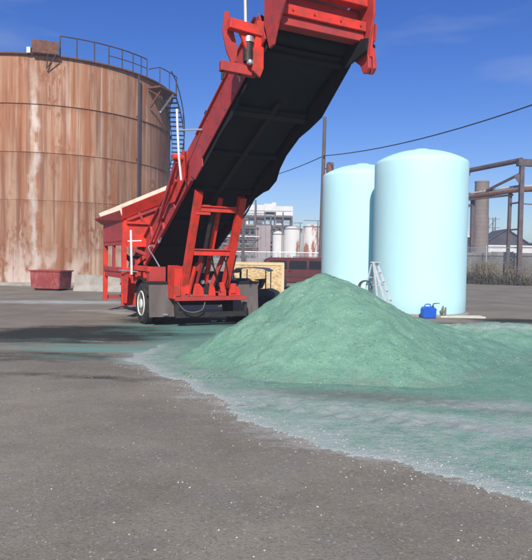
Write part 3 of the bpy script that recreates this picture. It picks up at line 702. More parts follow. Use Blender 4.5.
# winch bracket on the left of the boom near the head
wb = MB().bar((5.36, -.82, 5.34), (5.36, -1.42, 5.38), .15, .16).build('outrigger_beam', M['red'], mc, bevel=.008)
MB().prism([(-1.44, 5.62), (-1.36, 5.63), (-1.30, 5.40), (-1.20, 5.05), (-1.22, 4.86), (-1.30, 4.80), (-1.40, 5.0), (-1.47, 5.3)], 0, 5.20, 5.24).build('outer_lug', M['redold_shaded'], mc, bevel=.005)
MB().prism([(-1.10, 5.30), (-1.23, 5.30), (-1.02, 4.86), (-.90, 4.88), (-.90, 4.95)], 0, 5.30, 5.36).build('diagonal_stay', M['red'], mc, bevel=.005)
MB().prism([(-.80, 5.52), (-.92, 5.52), (-.98, 5.0), (-1.0, 4.70), (-.86, 4.60), (-.80, 4.75)], 0, 5.34, 5.40).build('mounting_plate', M['red'], mc, bevel=.005)
lb = MB().bar((5.22, -.86, 4.72), (5.22, -1.50, 4.74), .12, .16).build('lower_beam', M['redold_shaded'], mc, bevel=.008)
for y in (-1.46, -1.15): MB().tube([(5.22, y, 4.52), (5.22, y, 4.66)], .022, 8).build('stud', M['dark'], lb)
mot = MB().tube([(5.30, -1.04, 4.85), (5.30, -1.04, 5.16)], .085, 14).build('motor', M['dark'], mc, smooth=True)
MB().tube([(5.30, -1.04, 5.16), (5.30, -1.04, 5.25)], .10, 14).build('motor_cap', M['galv'], mot, smooth=True)
MB().lathe([(0, -.05), (.05, -.03), (.06, 0), (.05, .03), (0, .05)], 12, (5.36, -1.03, 4.83)).build('motor_cap', M['galv'], mot, smooth=True)
MB().tube([(5.36, -1.12, 5.40), (5.36, -1.16, 6.5)], .032, 8).build('mast_pole', M['galv'], mc, smooth=True)
MB().bar((5.36, -1.24, 5.86), (5.50, -.84, 5.86), .035, .05).build('mast_arm', M['rail'], mc)
MB().tube([(5.36, -1.24, 5.83), (5.36, -1.24, 5.89)], .04, 10).build('mast_clamp', M['dark'], mc)
# mid-boom pivot, struts on the left side
for sgn in (-1,):
    y = sgn*(HW+.06)
    bpart(MB().prism([(1.3, .10), (2.2, .20), (2.5, .62), (2.25, .84), (1.9, .80), (.9, .30)], 1, y-.03, y), 'pivot_plate', M['red'], bevel=.006)
    bpart(MB().tube([(2.22, y-.26, .66), (2.22, y+.05, .66)], .07, 14), 'pivot_tube', M['red'], smooth=True)
    bpart(MB().bar((2.15, y-.16, .62), (.2, y-.08, .25), .07, .12), 'lift_strut', M['redold_shaded'], bevel=.006)
    bpart(MB().bar((1.7, y-.07, .42), (-1.0, y-.05, .12), .04, .07), 'lift_strut', M['red'], bevel=.006)
for s in (-.2, -1.7):      # rope hooks
    bpart(MB().tube([(s, -.86, -.02), (s-.05, -.87, -.12), (s+.08, -.88, -.17), (s+.2, -.87, -.10)], .014, 6), 'hook', M['galv'])
# white pipe running beside the boom
MB().tube([(2.62, -1.36, 4.62), (2.60, -1.33, 4.15), (2.55, -1.28, 3.65), (2.47, -1.20, 3.22)], .024, 8).build('white_pipe', M['white'], mc, smooth=True)
MB().tube([(2.6, -1.33, 4.2), (2.75, -.86, 4.24)], .018, 6).build('pipe_stay', M['galv'], mc)

# support tower between chassis and boom
lv, rv = -.62, .42
def leg(v, du=0, w_=.15): MB().bar((1.05+du, v, .95), (1.98+du, v, 3.08 if v < 0 else 3.0), w_, w_+.01, (0, 1, 0)).build('tower_leg', M['red'], mc, bevel=.006)
leg(lv); leg(rv); leg(.02, -.32, .09)
def onleg(z): return 1.05+.93*(z-.95)/2.23
for z, w in ((1.74, .12), (2.70, .10)):
    u = onleg(z); cbm = MB().box((u+.06, lv+.085, z-w/2), (u+.10, rv-.085, z+w/2)).box((u-.06, lv+.085, z+w/2), (u+.14, rv-.085, z+w/2+.03)).build('tower_crossbar', M['red'], mc, bevel=.004)
MB().box((1.74, lv-.02, 2.58), (1.86, -.30, 2.80)).build('corner_gusset', M['red'], mc, bevel=.004)
MB().tube([(1.1, -.22, 1.3), (1.75, -.20, 2.75)], .05, 10).build('lift_cylinder', M['dark'], mc, smooth=True)
MB().tube([(1.05, .42, 1.2), (1.7, .42, 2.8)], .035, 10).build('cylinder_rod', M['galv'], mc, smooth=True)
MB().tube([(1.1, .5, 1.1), (1.35, .52, 1.7)], .06, 10).build('lift_cylinder', M['dark'], mc, smooth=True)
MB().bar((1.0, .10, 1.0), (1.3, .35, 1.9), .07, .1).build('brace', M['redold_shaded'], mc)
MB().bar((1.0, -.35, .9), (1.28, -.25, 1.75), .08, .1).build('brace', M['redold_shaded'], mc)
for pts in ([(1.3, .42, 2.6), (1.55, .46, 2.2), (1.45, .52, 1.9), (1.2, .48, 1.3)], [(1.2, 0, 1.7), (1.35, .05, 1.2), (1.25, .2, .9)], [(1.3, -.1, 1.6), (1.42, .0, 1.35), (1.3, .1, 1.1)], [(1.2, .3, 1.7), (1.4, .33, 1.3), (1.2, .36, .95)]):
    MB().tube(smooth_pts(pts), .018, 6).build('hose', M['belt'], mc)

# chassis
for y in (-.55, .60): MB().box((-4.6, y-.07, .78), (1.15, y+.07, 1.02)).build('chassis_rail', M['red'], mc, bevel=.006)
MB().box((1.0, -.85, .62), (1.14, .95, .72)).build('rear_bumper', M['redold_shaded'], mc, bevel=.006)
MB().box((.9, -.8, .22), (1.05, 1.0, .34)).build('bumper_underbar', M['dark'], mc)
for y in (-.78, .98): MB().box((.93, y-.04, .34), (1.03, y+.04, .56)).build('bumper_hanger', M['dark'], mc)
for (y0, y1, z0, z1, u) in ((-.42, -.14, .725, 1.02, 1.12), (-.02, .16, .725, 1.02, 1.10), (.22, .42, .725, 1.05, 1.14), (.50, .80, .725, 1.0, 1.12)):
    c = MB().prism([(y0, z0), (y1, z0), (y1-.02, z1-.12), ((y0+y1)/2+.02, z1), (y0+.03, z1)], 0, u-.05, u).build('rear_bracket', M['red'], mc, bevel=.005)
# machinery block behind the bracket (engine, tank, valve bank)
MB().box((.1, -.45, .75), (.8, .2, 1.25)).build('engine_block', M['dark'], mc, bevel=.02)
MB().box((.2, .28, .85), (.75, .62, 1.3)).build('hydraulic_tank', M['dark'], mc, bevel=.03)
for y in (-.3, -.1, .1): MB().tube([(.82, y, 1.05), (.9, y, 1.05)], .05, 10).build('port_cap', M['galv'], mc)
MB().tube([(.6, -.05, 1.25), (.6, -.05, 1.5), (.75, -.02, 1.58)], .04, 8).build('exhaust', M['rust'], mc, smooth=True)
# control cabinet, the bright red box beside the left flap
cab = MB().prism([(.60, .66), (1.12, .66), (1.15, 1.36), (.60, 1.44)], 1, -.88, -.60).build('control_cabinet', M['red'], mc, bevel=.01)
MB().box((1.145, -.86, .74), (1.16, -.74, 1.28)).build('cabinet_door', M['red'], cab, bevel=.003)
MB().bar((1.10, -.54, .74), (1.28, -.44, 1.42), .05, .09).build('cabinet_stay', M['red'], mc)
MB().box((.60, -.595, 1.36), (1.2, -.42, 1.42)).build('top_plate', M['red'], mc)
# bar over the wheel, lever
MB().bar((-1.1, -1.30, 1.36), (.55, -1.28, 1.34), .11, .12).build('side_rail', M['red'], mc, bevel=.006)
MB().box((-.95, -1.36, .95), (-.82, -1.24, 1.55)).build('side_post', M['red'], mc, bevel=.006)
MB().box((.30, -1.30, 1.02), (.55, -.9, 1.40)).build('wheel_box', M['redold_shaded'], mc, bevel=.01)
MB().tube(smooth_pts([(.35, -1.0, 1.40), (.30, -1.12, 1.62), (.28, -1.25, 1.84), (.28, -1.18, 1.90), (.28, -1.10, 1.87)]), .016, 8).build('lever', M['galv'], mc)
# axle, wheels, fenders, mud flaps
MB().tube([(0, -1.2, .5), (0, 1.35, .5)], .07, 12).build('axle', M['dark'], mc)
for y in (-.55, .60): MB().prism([(-.6, .74), (.6, .74), (.5, .68), (0, .56), (-.5, .68)], 1, y-.05, y+.05).build('leaf_spring', M['dark'], mc)
def wheel(v0, v1, out):
    w = v1-v0; c = (v0+v1)/2
    prof = [(.30, -w/2+.02), (.44, -w/2), (.485, -w/2+.03), (.50, -w/2+.08), (.50, w/2-.08), (.485, w/2-.03), (.44, w/2), (.30, w/2-.02)]
    mb = MB()
    mb.lathe(prof, 40, (0, 0, 0), axis=1)
    for k in range(40):      # tread lugs
        t = 2*PI*k/40
        for s_ in (-1, 1):
            c0, s0 = math.cos(t), math.sin(t)
            mb.bar((.497*c0, s_*.02, .497*s0), (.497*math.cos(t+.09), s_*(w/2-.05), .497*math.sin(t+.09)), .03, .022, (c0, 0, s0))
    root = mb.build('wheel', M['tyre'], mc, smooth=True, bevel=0); root.location = (0, c, .50)
    y = out*(w/2)
    rm = MB().lathe([(.31, y-out*.02), (.29, y+out*.0), (.27, y-out*.03), (.24, y-out*.09), (.12, y-out*.08), (.11, y-out*.0), (.0, y+out*.01)], 32, axis=1).build('rim', M['rim'], root, smooth=True)
    for k in range(8):
        t = 2*PI*k/8; MB().tube([(.17*math.cos(t), y-out*.085, .17*math.sin(t)), (.17*math.cos(t), y-out*.05, .17*math.sin(t))], .016, 6).build('lug_nut', M['dark'], root)
    return root
wheel(-1.36, -1.12, -1); wheel(-1.06, -.82, -1); wheel(1.26, 1.50, 1); wheel(.96, 1.20, 1)
def fender(v0, v1):
    mb = MB(); vs = []
    A = [PI*(.12+.76*i/10) for i in range(11)]
    for rr in (.60, .615):
        for t in A:
            for v in (v0, v1): vs.append((rr*math.cos(t), v, .5+rr*math.sin(t)))
    fs = []; n = len(A)
    for i in range(n-1):
        a = i*2; b = n*2+i*2; fs += [(a, a+2, a+3, a+1), (b, b+1, b+3, b+2), (a, b, b+2, a+2), (a+1, a+3, b+3, b+1)]
    fs += [(0, 1, n*2+1, n*2), (n*2-2, n*4-2, n*4-1, n*2-1)]
    mb.add(vs, fs).build('fender', M['dark'], mc, smooth=True)
fender(-1.38, -.72); fender(.90, 1.52)
def flap(v0, v1, lab):
    mb = MB(); N_ = 8; vs = []
    for i in range(N_+1):
        v = v0+(v1-v0)*i/N_
        for j in range(7):
            z = 1.02-.80*j/6; u = .64+.05*j/6+.022*math.sin(i*1.3+j*.4)*j/6
            vs += [(u, v, z), (u-.015, v, z)]
    fs = []
    for i in range(N_):
        for j in range(6):
            a = (i*7+j)*2; b = ((i+1)*7+j)*2; fs += [(a, a+2, b+2, b), (a+1, b+1, b+3, a+3)]
    for j in range(6):
        a = j*2; fs.append((a, a+1, a+3, a+2)); b = (N_*7+j)*2; fs.append((b, b+2, b+3, b+1))
    for i in range(N_):
        a = (i*7+6)*2; b = ((i+1)*7+6)*2; fs.append((a, a+1, b+1, b))
    f = mb.add(vs, fs).build('mud_flap', M['flap'], mc, smooth=True)
    MB().box((.60, v0-.02, 1.0), (.67, v1+.02, 1.06)).build('flap_bar', M['reddark'], f)
flap(-1.34, -.66, ''); flap(.80, 1.50, '')
MB().tube(smooth_pts([(1.12, -.80, .60), (1.2, -.66, .42), (1.22, -.45, .36), (1.2, -.22, .42), (1.12, -.12, .58)]), .014, 6).build('hanging_hose', M['flap'], mc, smooth=True)
MB().tube([(.72, -1.02, .27), (.72, -.9, .27)], .03, 6).build('flap_clip', M['galv'], mc)

# hopper
H0, H1, HL, HR = -3.9, -1.5, -1.45, .72
def hz(v): return 2.78+(v-HL)*.46          # rim height across the machine
MB().prism([(HL, 2.02), (HR, 2.02), (HR, hz(HR)-.16), (HL, 2.62)], 0, H1-.03, H1).build('hopper_wall', M['red'], mc)
MB().prism([(HL, 2.02), (HR, 2.02), (HR, hz(HR)-.16), (HL, 2.62)], 0, H0, H0+.03).build('hopper_wall', M['red'], mc)
MB().box((H0+.032, HL, 2.02), (H1-.032, HL+.03, 2.62)).build('hopper_wall', M['redold_shaded'], mc)
MB().box((H0+.032, HR-.03, 2.02), (H1-.032, HR, 3.4)).build('hopper_wall', M['redold_shaded'], mc)
# flared rim flaps
def quad(a, b, c, d, t, name, m, parent=mc):
    a, b, c, d = map(Vector, (a, b, c, d)); n = (b-a).cross(d-a).normalized()*t
    return MB().add([a, b, c, d, a+n, b+n, c+n, d+n], [(0,1,2,3),(7,6,5,4),(0,4,5,1),(1,5,6,2),(2,6,7,3),(3,7,4,0)]).build(name, M[m], parent)
quad((H1+.02, HL-.02, 2.62), (H1+.02, HR, hz(HR)-.18), (H1+.16, HR, hz(HR)+.14), (H1+.16, HL-.06, 2.90), .03, 'rim_flap', 'red')
quad((H0, HL, 2.60), (H0, HR, hz(HR)-.18), (H0-.35, HR, hz(HR)+.17), (H0-.35, HL-.06, 2.91), .03, 'rim_flap', 'beige')
quad((H0-.1, HL, 2.60), (H1+.05, HL, 2.60), (H1+.12, HL-.10, 2.84), (H0-.15, HL-.22, 2.76), .03, 'rim_flap', 'redold_shaded')
quad((H0, HR, hz(HR)-.1), (H1, HR, hz(HR)-.1), (H1, HR+.5, hz(HR)+.45), (H0, HR+.5, hz(HR)+.45), .03, 'rim_flap', 'beige')
MB().prism([(HL+.1, 2.50), (HR-.1, 2.50), (HR-.1, 2.56), (HL+.1, 2.56)], 0, H1+.002, H1+.08).build('wall_rib', M['red'], mc)
MB().bar((H1+.05, HL+.10, 2.60), (H1+.05, HL+1.1, 3.02), .06, .07).build('wall_brace', M['redold_shaded'], mc)
MB().bar((H1+.05, HL+.55, 2.57), (H1+.05, HL+.42, 2.80), .05, .06).build('wall_brace', M['redold_shaded'], mc)
# salt inside
MB().prism([(HL+.05, 2.55), (HR-.05, 2.9), (HR-.05, 2.3), (HL+.05, 2.3)], 0, H0+.05, H1-.05).build('salt_load', SM, mc)
# frame under the hopper
for u in (H0+.06, H1-.06):
    for v in (HL+.06, HR-.06): MB().box((u-.06, v-.06, .32), (u+.06, v+.06, 2.018)).build('hopper_post', M['red'], mc, bevel=.005)
for z in (1.28, 2.0): MB().box((H0+.12, HL, z-.06), (H1-.12, HL+.09, z+.06-.001)).build('hopper_beam', M['redold_shaded'], mc, bevel=.005)
MB().box((H0+1.15, HL+.01, 1.34), (H0+1.27, HL+.08, 1.939)).build('hopper_post', M['redold_shaded'], mc)
MB().box((H0+.12, HL+.03, 1.05), (H1-.12, HL+.05, 1.219)).build('side_plate', M['redold_shaded'], mc)
MB().box((H1-.08, HL+.12, 1.90), (H1+.03, HR-.12, 2.017)).build('hopper_beam', M['red'], mc)
MB().bar((H1, HL+.12, 1.25), (H1, HL+1.0, 1.98), .07, .09).build('hopper_brace', M['red'], mc)
MB().bar((H1+.02, HL+.2, 1.86), (H1+.02, HL+.85, 1.62), .07, .09).build('hopper_brace', M['redold_shaded'], mc)
MB().bar((H1-.3, HL+.1, 1.7), (H1-.2, HL+.7, 1.2), .1, .12).build('gearbox_mount', M['dark'], mc)
MB().lathe([(.0, -.12), (.2, -.12), (.2, .12), (.0, .12)], 16, (H1-.35, HL+.45, 1.45), axis=1).build('drive_motor', M['dark'], mc, smooth=True)
MB().prism([(HL+.05, 1.22), (HL+.95, 1.22), (HL+.80, .45), (HL+.45, .34), (HL+.12, .34)], 0, H1-.04, H1+.01).build('chute_plate', M['red'], mc, bevel=.005)
MB().prism([(H1-.3, 1.22), (H1+.55, 1.30), (H1+.35, .42), (H1-.1, .38)], 1, HL+.02, HL+.05).build('chute_plate', M['red'], mc, bevel=.005)
MB().bar((H0, HL+.1, .42), (H0+.1, HR-.1, .42), .1, .1).build('foot_beam', M['redold_shaded'], mc)
MB().bar((H1+.1, HL-.10, 1.28), (H1+1.2, HL+.1, 1.26), .03, .03).build('cable_tray', M['galv'], mc)
# white vertical pole beside the hopper
wp = MB().tube([(-.62, -1.42, 1.18), (-.66, -1.44, 2.30)], .028, 8).build('white_post', M['white'], mc, smooth=True)
MB().bar((-.66, -1.52, 2.02), (-.62, -1.18, 2.04), .02, .025).build('arm', M['white'], wp)
# drawbar and jack stands at the far end
MB().bar((-4.6, -.5, .85), (-5.8, 0, .8), .12, .14).bar((-4.6, .55, .85), (-5.8, 0, .8), .12, .139).build('drawbar', M['red'], mc)
MB().tube([(-5.5, 0, 0.03), (-5.5, 0, 1.1)], .05, 10).build('jack_stand', M['dark'], mc)

# ---------------------------------------------------------------- pale aqua tanks
def poly_tank(loc, Rr, Hs, Ha, label, rz):
    t = empty('storage_tank', loc, rz, label=label, cat='plastic tank', group='pale aqua plastic tanks')
    prof = [(Rr-.03, .06), (Rr, .12)]
    for zz in (.5, 1.5, 2.5, 3.5, 4.2): prof.append((Rr, zz))
    prof += [(Rr, Hs-.10), (Rr-.012, Hs-.03), (Rr-.05, Hs+.02)]
    for i in range(1, 11):
        r = (Rr-.05)*(1-i/10); r = max(r, .28); prof.append((r, Hs+.02+(Ha-Hs-.02)*(1-(r/(Rr-.05))**2.3)))
    prof = prof[:-1]+[(.28, Ha), (.27, Ha+.015), (0, Ha+.02)]
    MB().lathe(prof, 72).build('tank_body', M['aqua'], t, smooth=True)
    MB().lathe([(.24, Ha+.022), (.24, Ha+.035), (0, Ha+.04)], 24).build('lid', M['aqua'], t, smooth=True)
    MB().lathe([(Rr+.10, 0), (Rr+.10, .055), (0, .055)], 48).build('base_pad', M['concrete'], t)
    return t
bt = poly_tank((4.83, 19.0, 0), 1.44, 4.72, 5.10, 'larger-looking pale aqua plastic tank nearer the camera, ladder leaning on it', 0)
poly_tank((3.46, 22.0, 0), 1.44, 4.72, 5.10, 'pale aqua plastic tank standing behind the nearer one, beside the utility pole', 1)
vl = MB().tube([(0, -1.42, .16), (0, -1.62, .16)], .05, 10).build('outlet_pipe', M['brass'], bt); vl.rotation_euler = (0, 0, R(13))
MB().tube([(0, -1.56, .16), (0, -1.56, .34)], .025, 8).build('valve_handle', M['brass'], vl)
MB().tube([(.12, -1.50, .06), (.12, -1.50, .30)], .022, 8).build('valve_handle', M['brass'], vl)

# planks on the ground right of the tank
for i, (x, y, a, l, s) in enumerate([(5.65, 17.72, 4, 1.5, 'topmost pale plank lying at the foot of the nearer aqua tank'), (5.75, 17.48, -2, 1.3, 'weathered plank lying on the asphalt in front of the topmost plank')]):
    t = tag(MB().box((-l/2, -.09, 0), (l/2, .09, .045)).build('plank', M['plank'], bevel=.004), label=s, cat='plank', group='planks by the tank'); t.location = (x, y, .002); t.rotation_euler = (0, 0, R(a))

# blue can
jc = empty('jerry_can', (4.68, 17.2, 0), R(8), label='bright blue plastic jerry can with dark spout beside the nearer aqua tank', cat='jerry can')
MB().prism([(-.19, .0), (.19, .0), (.205, .03), (.205, .27), (.19, .30), (.10, .335), (-.13, .345), (-.205, .29), (-.205, .03)], 1, -.11, .11).build('can_body', M['blue'], jc, bevel=.025)
MB().tube([(-.12, 0, .34), (-.10, 0, .40), (0, 0, .41), (.05, 0, .39), (.06, 0, .335)], .018, 8).build('handle', M['blue'], jc, smooth=True)
MB().tube([(.13, 0, .32), (.13, 0, .36)], .035, 12).build('cap', M['bluedk'], jc)
MB().tube([(.13, 0, .36), (.15, 0, .42), (.24, 0, .43), (.34, 0, .435)], [.022, .02, .014, .01], 8).build('spout', M['bluedk'], jc, smooth=True)

# step ladder in front of the tanks
M['alu'].node_tree.nodes['Principled BSDF'].inputs['Roughness'].default_value = .5
ld = empty('step_ladder', (3.14, 17.3, 0), R(-38), label='open aluminium step ladder standing between the salt pile and the aqua tanks', cat='ladder')
# front section faces right; the top at about 1.75 m
def P_(x, z, y): return (x, y, z)
top = [(-.10, 1.72), (.12, 1.72)]
for y in (-.16, .16):
    MB().bar((.0, y*.75, 1.74), (.70, y*1.5, 0.0), .035, .075, (0, 1, 0)).build('front_rail', M['alu'], ld)
    MB().bar((-.06, y*.8, 1.70), (-.42, y*1.5, 0.0), .03, .05, (0, 1, 0)).build('rear_rail', M['alu'], ld)
for i in range(1, 6):
    f = i/6; z = 1.74*(1-f); x = .70*f; y = .12+.12*f
    MB().box((x-.05, -y, z-.015), (x+.05, y, z+.015)).build('step', M['alu'], ld)
for i in (1, 2, 3): 
    f = i/4; z = 1.7*(1-f); x = -.06-.36*f; y = .128+.11*f; MB().bar((x, -y, z), (x, y, z), .025, .03).build('rear_brace', M['alu'], ld)
MB().box((-.10, -.16, 1.735), (.12, .16, 1.775)).build('top_cap', M['alu'], ld, bevel=.01)
MB().bar((-.20, -.165, 1.05), (.27, -.19, 1.03), .012, .025).build('spreader', M['alu'], ld)
MB().bar((-.20, .165, 1.05), (.27, .19, 1.03), .012, .025).build('spreader', M['alu'], ld)
MB().bar((.05, -.22, 1.78), (.36, -.30, .0), .04, .05).build('prop_rail', M['alu'], ld)
for o in ld.children: o.location = (0, 0, 0)
ld.scale = (.9, .9, .9)
hz_ = empty('hose_coil', (2.86, 17.1, -.05), label='grey coil of hose hung on the near side of the step ladder', cat='hose')
MB().tube([(.16*math.cos(t)*(1+.012*t), .012*t+.01*math.sin(t*2.3), .93+.17*math.sin(t)) for t in np.linspace(0, 2*PI*3, 60)], .022, 6).build('coil', M['steelw'], hz_, smooth=True)

# sack behind the crest
sk2 = MB().lathe([(0, 0), (.10, .02), (.13, .08), (.10, .15), (.03, .19), (0, .2)], 14).build('white_sack', M['bag'], smooth=True, label='small white plastic sack poking up behind the salt pile', cat='sack')
for v in sk2.data.vertices: v.co.x *= 1+.25*math.sin(v.co.y*30+v.co.z*20)
sk2.location = (.66, 10.75, .93)

# ---------------------------------------------------------------- crate, cart, van
cr_ = empty('plywood_crate', (-.25, 22.4, 0), R(-4), label='large strand-board crate with pale timber edges behind the red machine', cat='crate')
for (a, b) in (((-.90, -.45, .09), (.90, -.432, 1.50)), ((-.90, .432, .09), (.90, .45, 1.50)), ((-.90, -.43, .09), (-.882, .43, 1.50)), ((.882, -.43, .09), (.90, .43, 1.50)), ((-.92, -.47, 1.502), (.92, .47, 1.52))):
    MB().box(a, b).build('board', M['osb'], cr_)
for x in (-.90, .90): MB().box((x-.045, -.475, .09), (x+.045, -.452, 1.50)).build('batten', M['lumber'], cr_)
MB().box((-.853, -.475, 1.41), (.853, -.452, 1.50)).build('batten', M['lumber'], cr_)
for y in (-.35, 0, .35): MB().box((-.9, y-.05, 0), (.9, y+.05, .088)).build('skid', M['lumber'], cr_)

ct = empty('utility_cart', (-.42, 18.6, 0), R(-12), label='small dark utility cart with a curved navy canopy in front of the crate', cat='cart')
cv = MB(); vs = []; n = 9
for i in range(n+1):
    x = -.55+1.12*i/n; z = 1.33+.045*math.sin(PI*i/n)-(.12 if i == 0 else 0)-(.05 if i == n else 0)
    for y in (-.42, .42):
        vs += [(x, y, z), (x, y, z-.03)]
fs = []
for i in range(n):
    a = i*4; b = a+4; fs += [(a, b, b+2, a+2), (a+1, a+3, b+3, b+1), (a, a+1, b+1, b), (a+2, b+2, b+3, a+3)]
fs += [(0, 2, 3, 1), (n*4, n*4+1, n*4+3, n*4+2)]
cv.add(vs, fs).build('canopy', M['canopy'], ct, smooth=True)
for x in (-.5, -.27, .5):
    for y in (-.38, .38): MB().tube([(x, y, .62), (x, y, 1.30)], .018, 8).build('canopy_post', M['dark'], ct)
MB().prism([(-.85, .25), (.80, .25), (.80, .62), (.55, .72), (.30, .70), (.15, .60), (-.25, .60), (-.35, .80), (-.80, .72)], 1, -.40, .40).build('cart_body', M['cart'], ct, bevel=.03)
MB().prism([(.02, .60), (.30, .62), (.34, .70), (.10, .69)], 1, -.3, .3).build('seat', M['belt'], ct, bevel=.02)
MB().prism([(.20, .71), (.26, .71), (.40, 1.02), (.12, 1.0), (.14, .97), (.28, .96)], 1, -.28, .28).build('seat_back', M['belt'], ct, bevel=.01)
sw = MB().tube([(.12*math.cos(t), .12*math.sin(t), 0) for t in np.linspace(0, 2*PI, 17)], .014, 6).build('steering_wheel', M['dark'], ct); sw.location = (-.20, 0, .92); sw.rotation_euler = (0, R(-35), 0)
for x in (-.52, .52):
    for y in (-.42, .42):
        w = MB().lathe([(.12, -.08), (.24, -.08), (.26, -.05), (.26, .05), (.24, .08), (.12, .08)], 20, axis=1).build('wheel', M['tyre'], ct, smooth=True); w.location = (x, y, .26)
        MB().lathe([(.13, -.06), (.13, .06), (0, .06)], 12, axis=1).build('hub', M['galv'], w)

def van():
    v = empty('parked_van', (2.35, 34, 0), R(3), label='dark red parked van seen side-on behind the salt pile and crate', cat='van')
    prof = [(-2.5, .35), (2.45, .35), (2.52, .75), (2.45, 1.0), (1.75, 1.12), (1.25, 1.66), (.9, 1.75), (-2.2, 1.75), (-2.45, 1.60), (-2.52, .9)]
    MB().prism(prof, 1, -.9, .9).build('van_body', M['vanred'], v, bevel=.05)
    for (x0, x1) in ((-2.25, -1.25), (-1.15, -.15), (-.05, .75)):
        MB().prism([(x0, 1.12), (x1, 1.12), (x1-.02, 1.58), (x0+.03, 1.58)], 1, -.912, -.902).build('window', M['glass'], v)
    MB().prism([(.82, 1.12), (1.62, 1.12), (1.20, 1.58), (.84, 1.58)], 1, -.912, -.902).build('window', M['glass'], v)
    MB().box((-2.45, -.915, .66), (2.4, -.903, .72)).build('side_trim', M['dark'], v)
    MB().bar((-.95, -.80, 1.79), (1.0, -.80, 1.79), .05, .05).build('roof_rack', M['steelw'], v)
    MB().box((-1.2, -.925, .98), (-1.0, -.904, 1.02)).build('door_handle', M['dark'], v)
    MB().box((2.49, -.7, .6), (2.56, -.45, .78)).build('headlight', M['white'], v)
    for x in (-1.6, 1.55):
        for y in (-.85, .85):
            w = MB().lathe([(.2, -.11), (.33, -.11), (.35, -.08), (.35, .08), (.33, .11), (.2, .11)], 24, axis=1).build('wheel', M['tyre'], v, smooth=True); w.location = (x, y, .35)
            MB().lathe([(.2, -.09), (.2, -.1), (0, -.1)], 16, axis=1).build('hub', M['galv'], w)
van()

# ---------------------------------------------------------------- poles and cable
p1 = empty('utility_pole', (3.60, 40, 0), label='tall grey wooden utility pole left of the aqua tanks carrying a brown transformer', cat='utility pole')
MB().tube([(0, 0, 0), (.12, 0, 11.1)], [.16, .11], 12).build('pole_shaft', M['wood'], p1, smooth=True)
tr_ = MB().lathe([(0, -.0), (.22, .02), (.24, .1), (.24, .85), (.2, .95), (0, 1.0)], 20).build('transformer', M['brown'], p1, smooth=True); tr_.location = (.52, -.05, 7.15)
MB().bar((.1, 0, 7.7), (.34, -.03, 7.7), .06, .08).build('transformer_bracket', M['dark'], p1)
MB().tube([(0, 0, -.06), (0, 0, .08)], .05, 8).build('insulator', M['dark'], p1).location = (.09, -.16, 8.45)
p2 = empty('utility_pole', (-2.35, 60, 0), label='distant dark pole seen just right of the red tower legs', cat='utility pole')
MB().tube([(0, 0, 0), (.0, 0, 9.6)], [.17, .12], 10).build('pole_shaft', M['wood'], p2, smooth=True)
def sagline(a, b, s, n=16):
    a, b = Vector(a), Vector(b); return [a.lerp(b, i/n)-Vector((0, 0, s*4*(i/n)*(1-i/n))) for i in range(n+1)]
cb = MB().tube(sagline((3.69, 39.8, 8.52), (14.5, 17.4, 9.05), .8), .028, 6).tube(sagline((3.69, 39.8, 8.52), (-2.35, 60, 9.4), .3)[:], .028, 6)
cb.build('overhead_cable', M['cable'], label='black overhead cable sagging across the sky through the utility pole', cat='cable')

# ---------------------------------------------------------------- pipe rack on the right
M['mott'] = mat('flaking_white_pipe_paint', (.42, .40, .38), .8, dirt=(.16, .10, .08), damt=.95, ds=1.2, thr=.5, soft=.04)
rk = empty('pipe_rack', (18.9, 45, 0), label='rusty steel pipe rack with tall posts rising behind the yard wall on the right', cat='pipe rack')
def rp(x, y, z): return (x-18.9, y-45, z)
def ibar(p, q, w, h, name, m='steelw', up=(0, 0, 1)): return MB().bar(p, q, w, h, up).build(name, M[m], rk)
ibar(rp(18.95, 45, 0), rp(18.95, 45, 9.3), .30, .30, 'post'); ibar(rp(18.55, 46.2, 0), rp(18.62, 46.2, 7.0), .22, .22, 'post'); ibar(rp(16.75, 49, 0), rp(16.7, 49, 7.1), .26, .26, 'post')
ibar(rp(21.8, 45.5, 0), rp(21.8, 45.5, 9.3), .30, .30, 'post')
MB().tube([rp(16.4, 49.2, 9.15), rp(18.95, 45, 9.35)], .19, 14).build('upper_pipe', M['steelw'], rk, smooth=True)
MB().tube([rp(16.4, 49.2, 8.75), rp(16.4, 49.2, 9.15)], .12, 12).build('pipe_elbow', M['steelw'], rk, smooth=True)
ibar(rp(18.6, 45, 9.15), rp(22.5, 45.3, 9.15), .42, .5, 'header_beam')
MB().tube([rp(16.3, 49.2, 6.95), rp(18.9, 45.3, 7.15), rp(22.5, 44.7, 7.25)], .16, 12).build('lower_pipe', M['rust'], rk, smooth=True)
MB().tube([rp(16.3, 49.4, 7.25), rp(18.9, 45.5, 7.45), rp(22.5, 44.9, 7.55)], .10, 12).build('lower_pipe', M['mott'], rk, smooth=True)
ibar(rp(16.2, 49, 6.75), rp(18.7, 45.9, 6.85), .15, .15, 'beam')
ibar(rp(17.3, 47.6, 7.35), rp(18.9, 45.1, 8.35), .16, .16, 'diagonal')
MB().prism([(18.35-18.9, 8.15), (18.85-18.9, 8.35), (18.85-18.9, 7.5)], 1, -.03, .03).build('gusset', M['steelw'], rk)
ibar(rp(18.6, 46.2, 6.2), rp(18.9, 45.1, 6.2), .1, .12, 'tie'); ibar(rp(18.6, 46.2, 4.2), rp(18.9, 45.1, 4.2), .1, .12, 'tie')
ibar(rp(18.95, 45, 6.1), rp(22.4, 45.4, 6.0), .08, .08, 'tie'); ibar(rp(16.2, 49, 6.2), rp(16.5, 48.9, 6.3), .2, .2, 'stub')

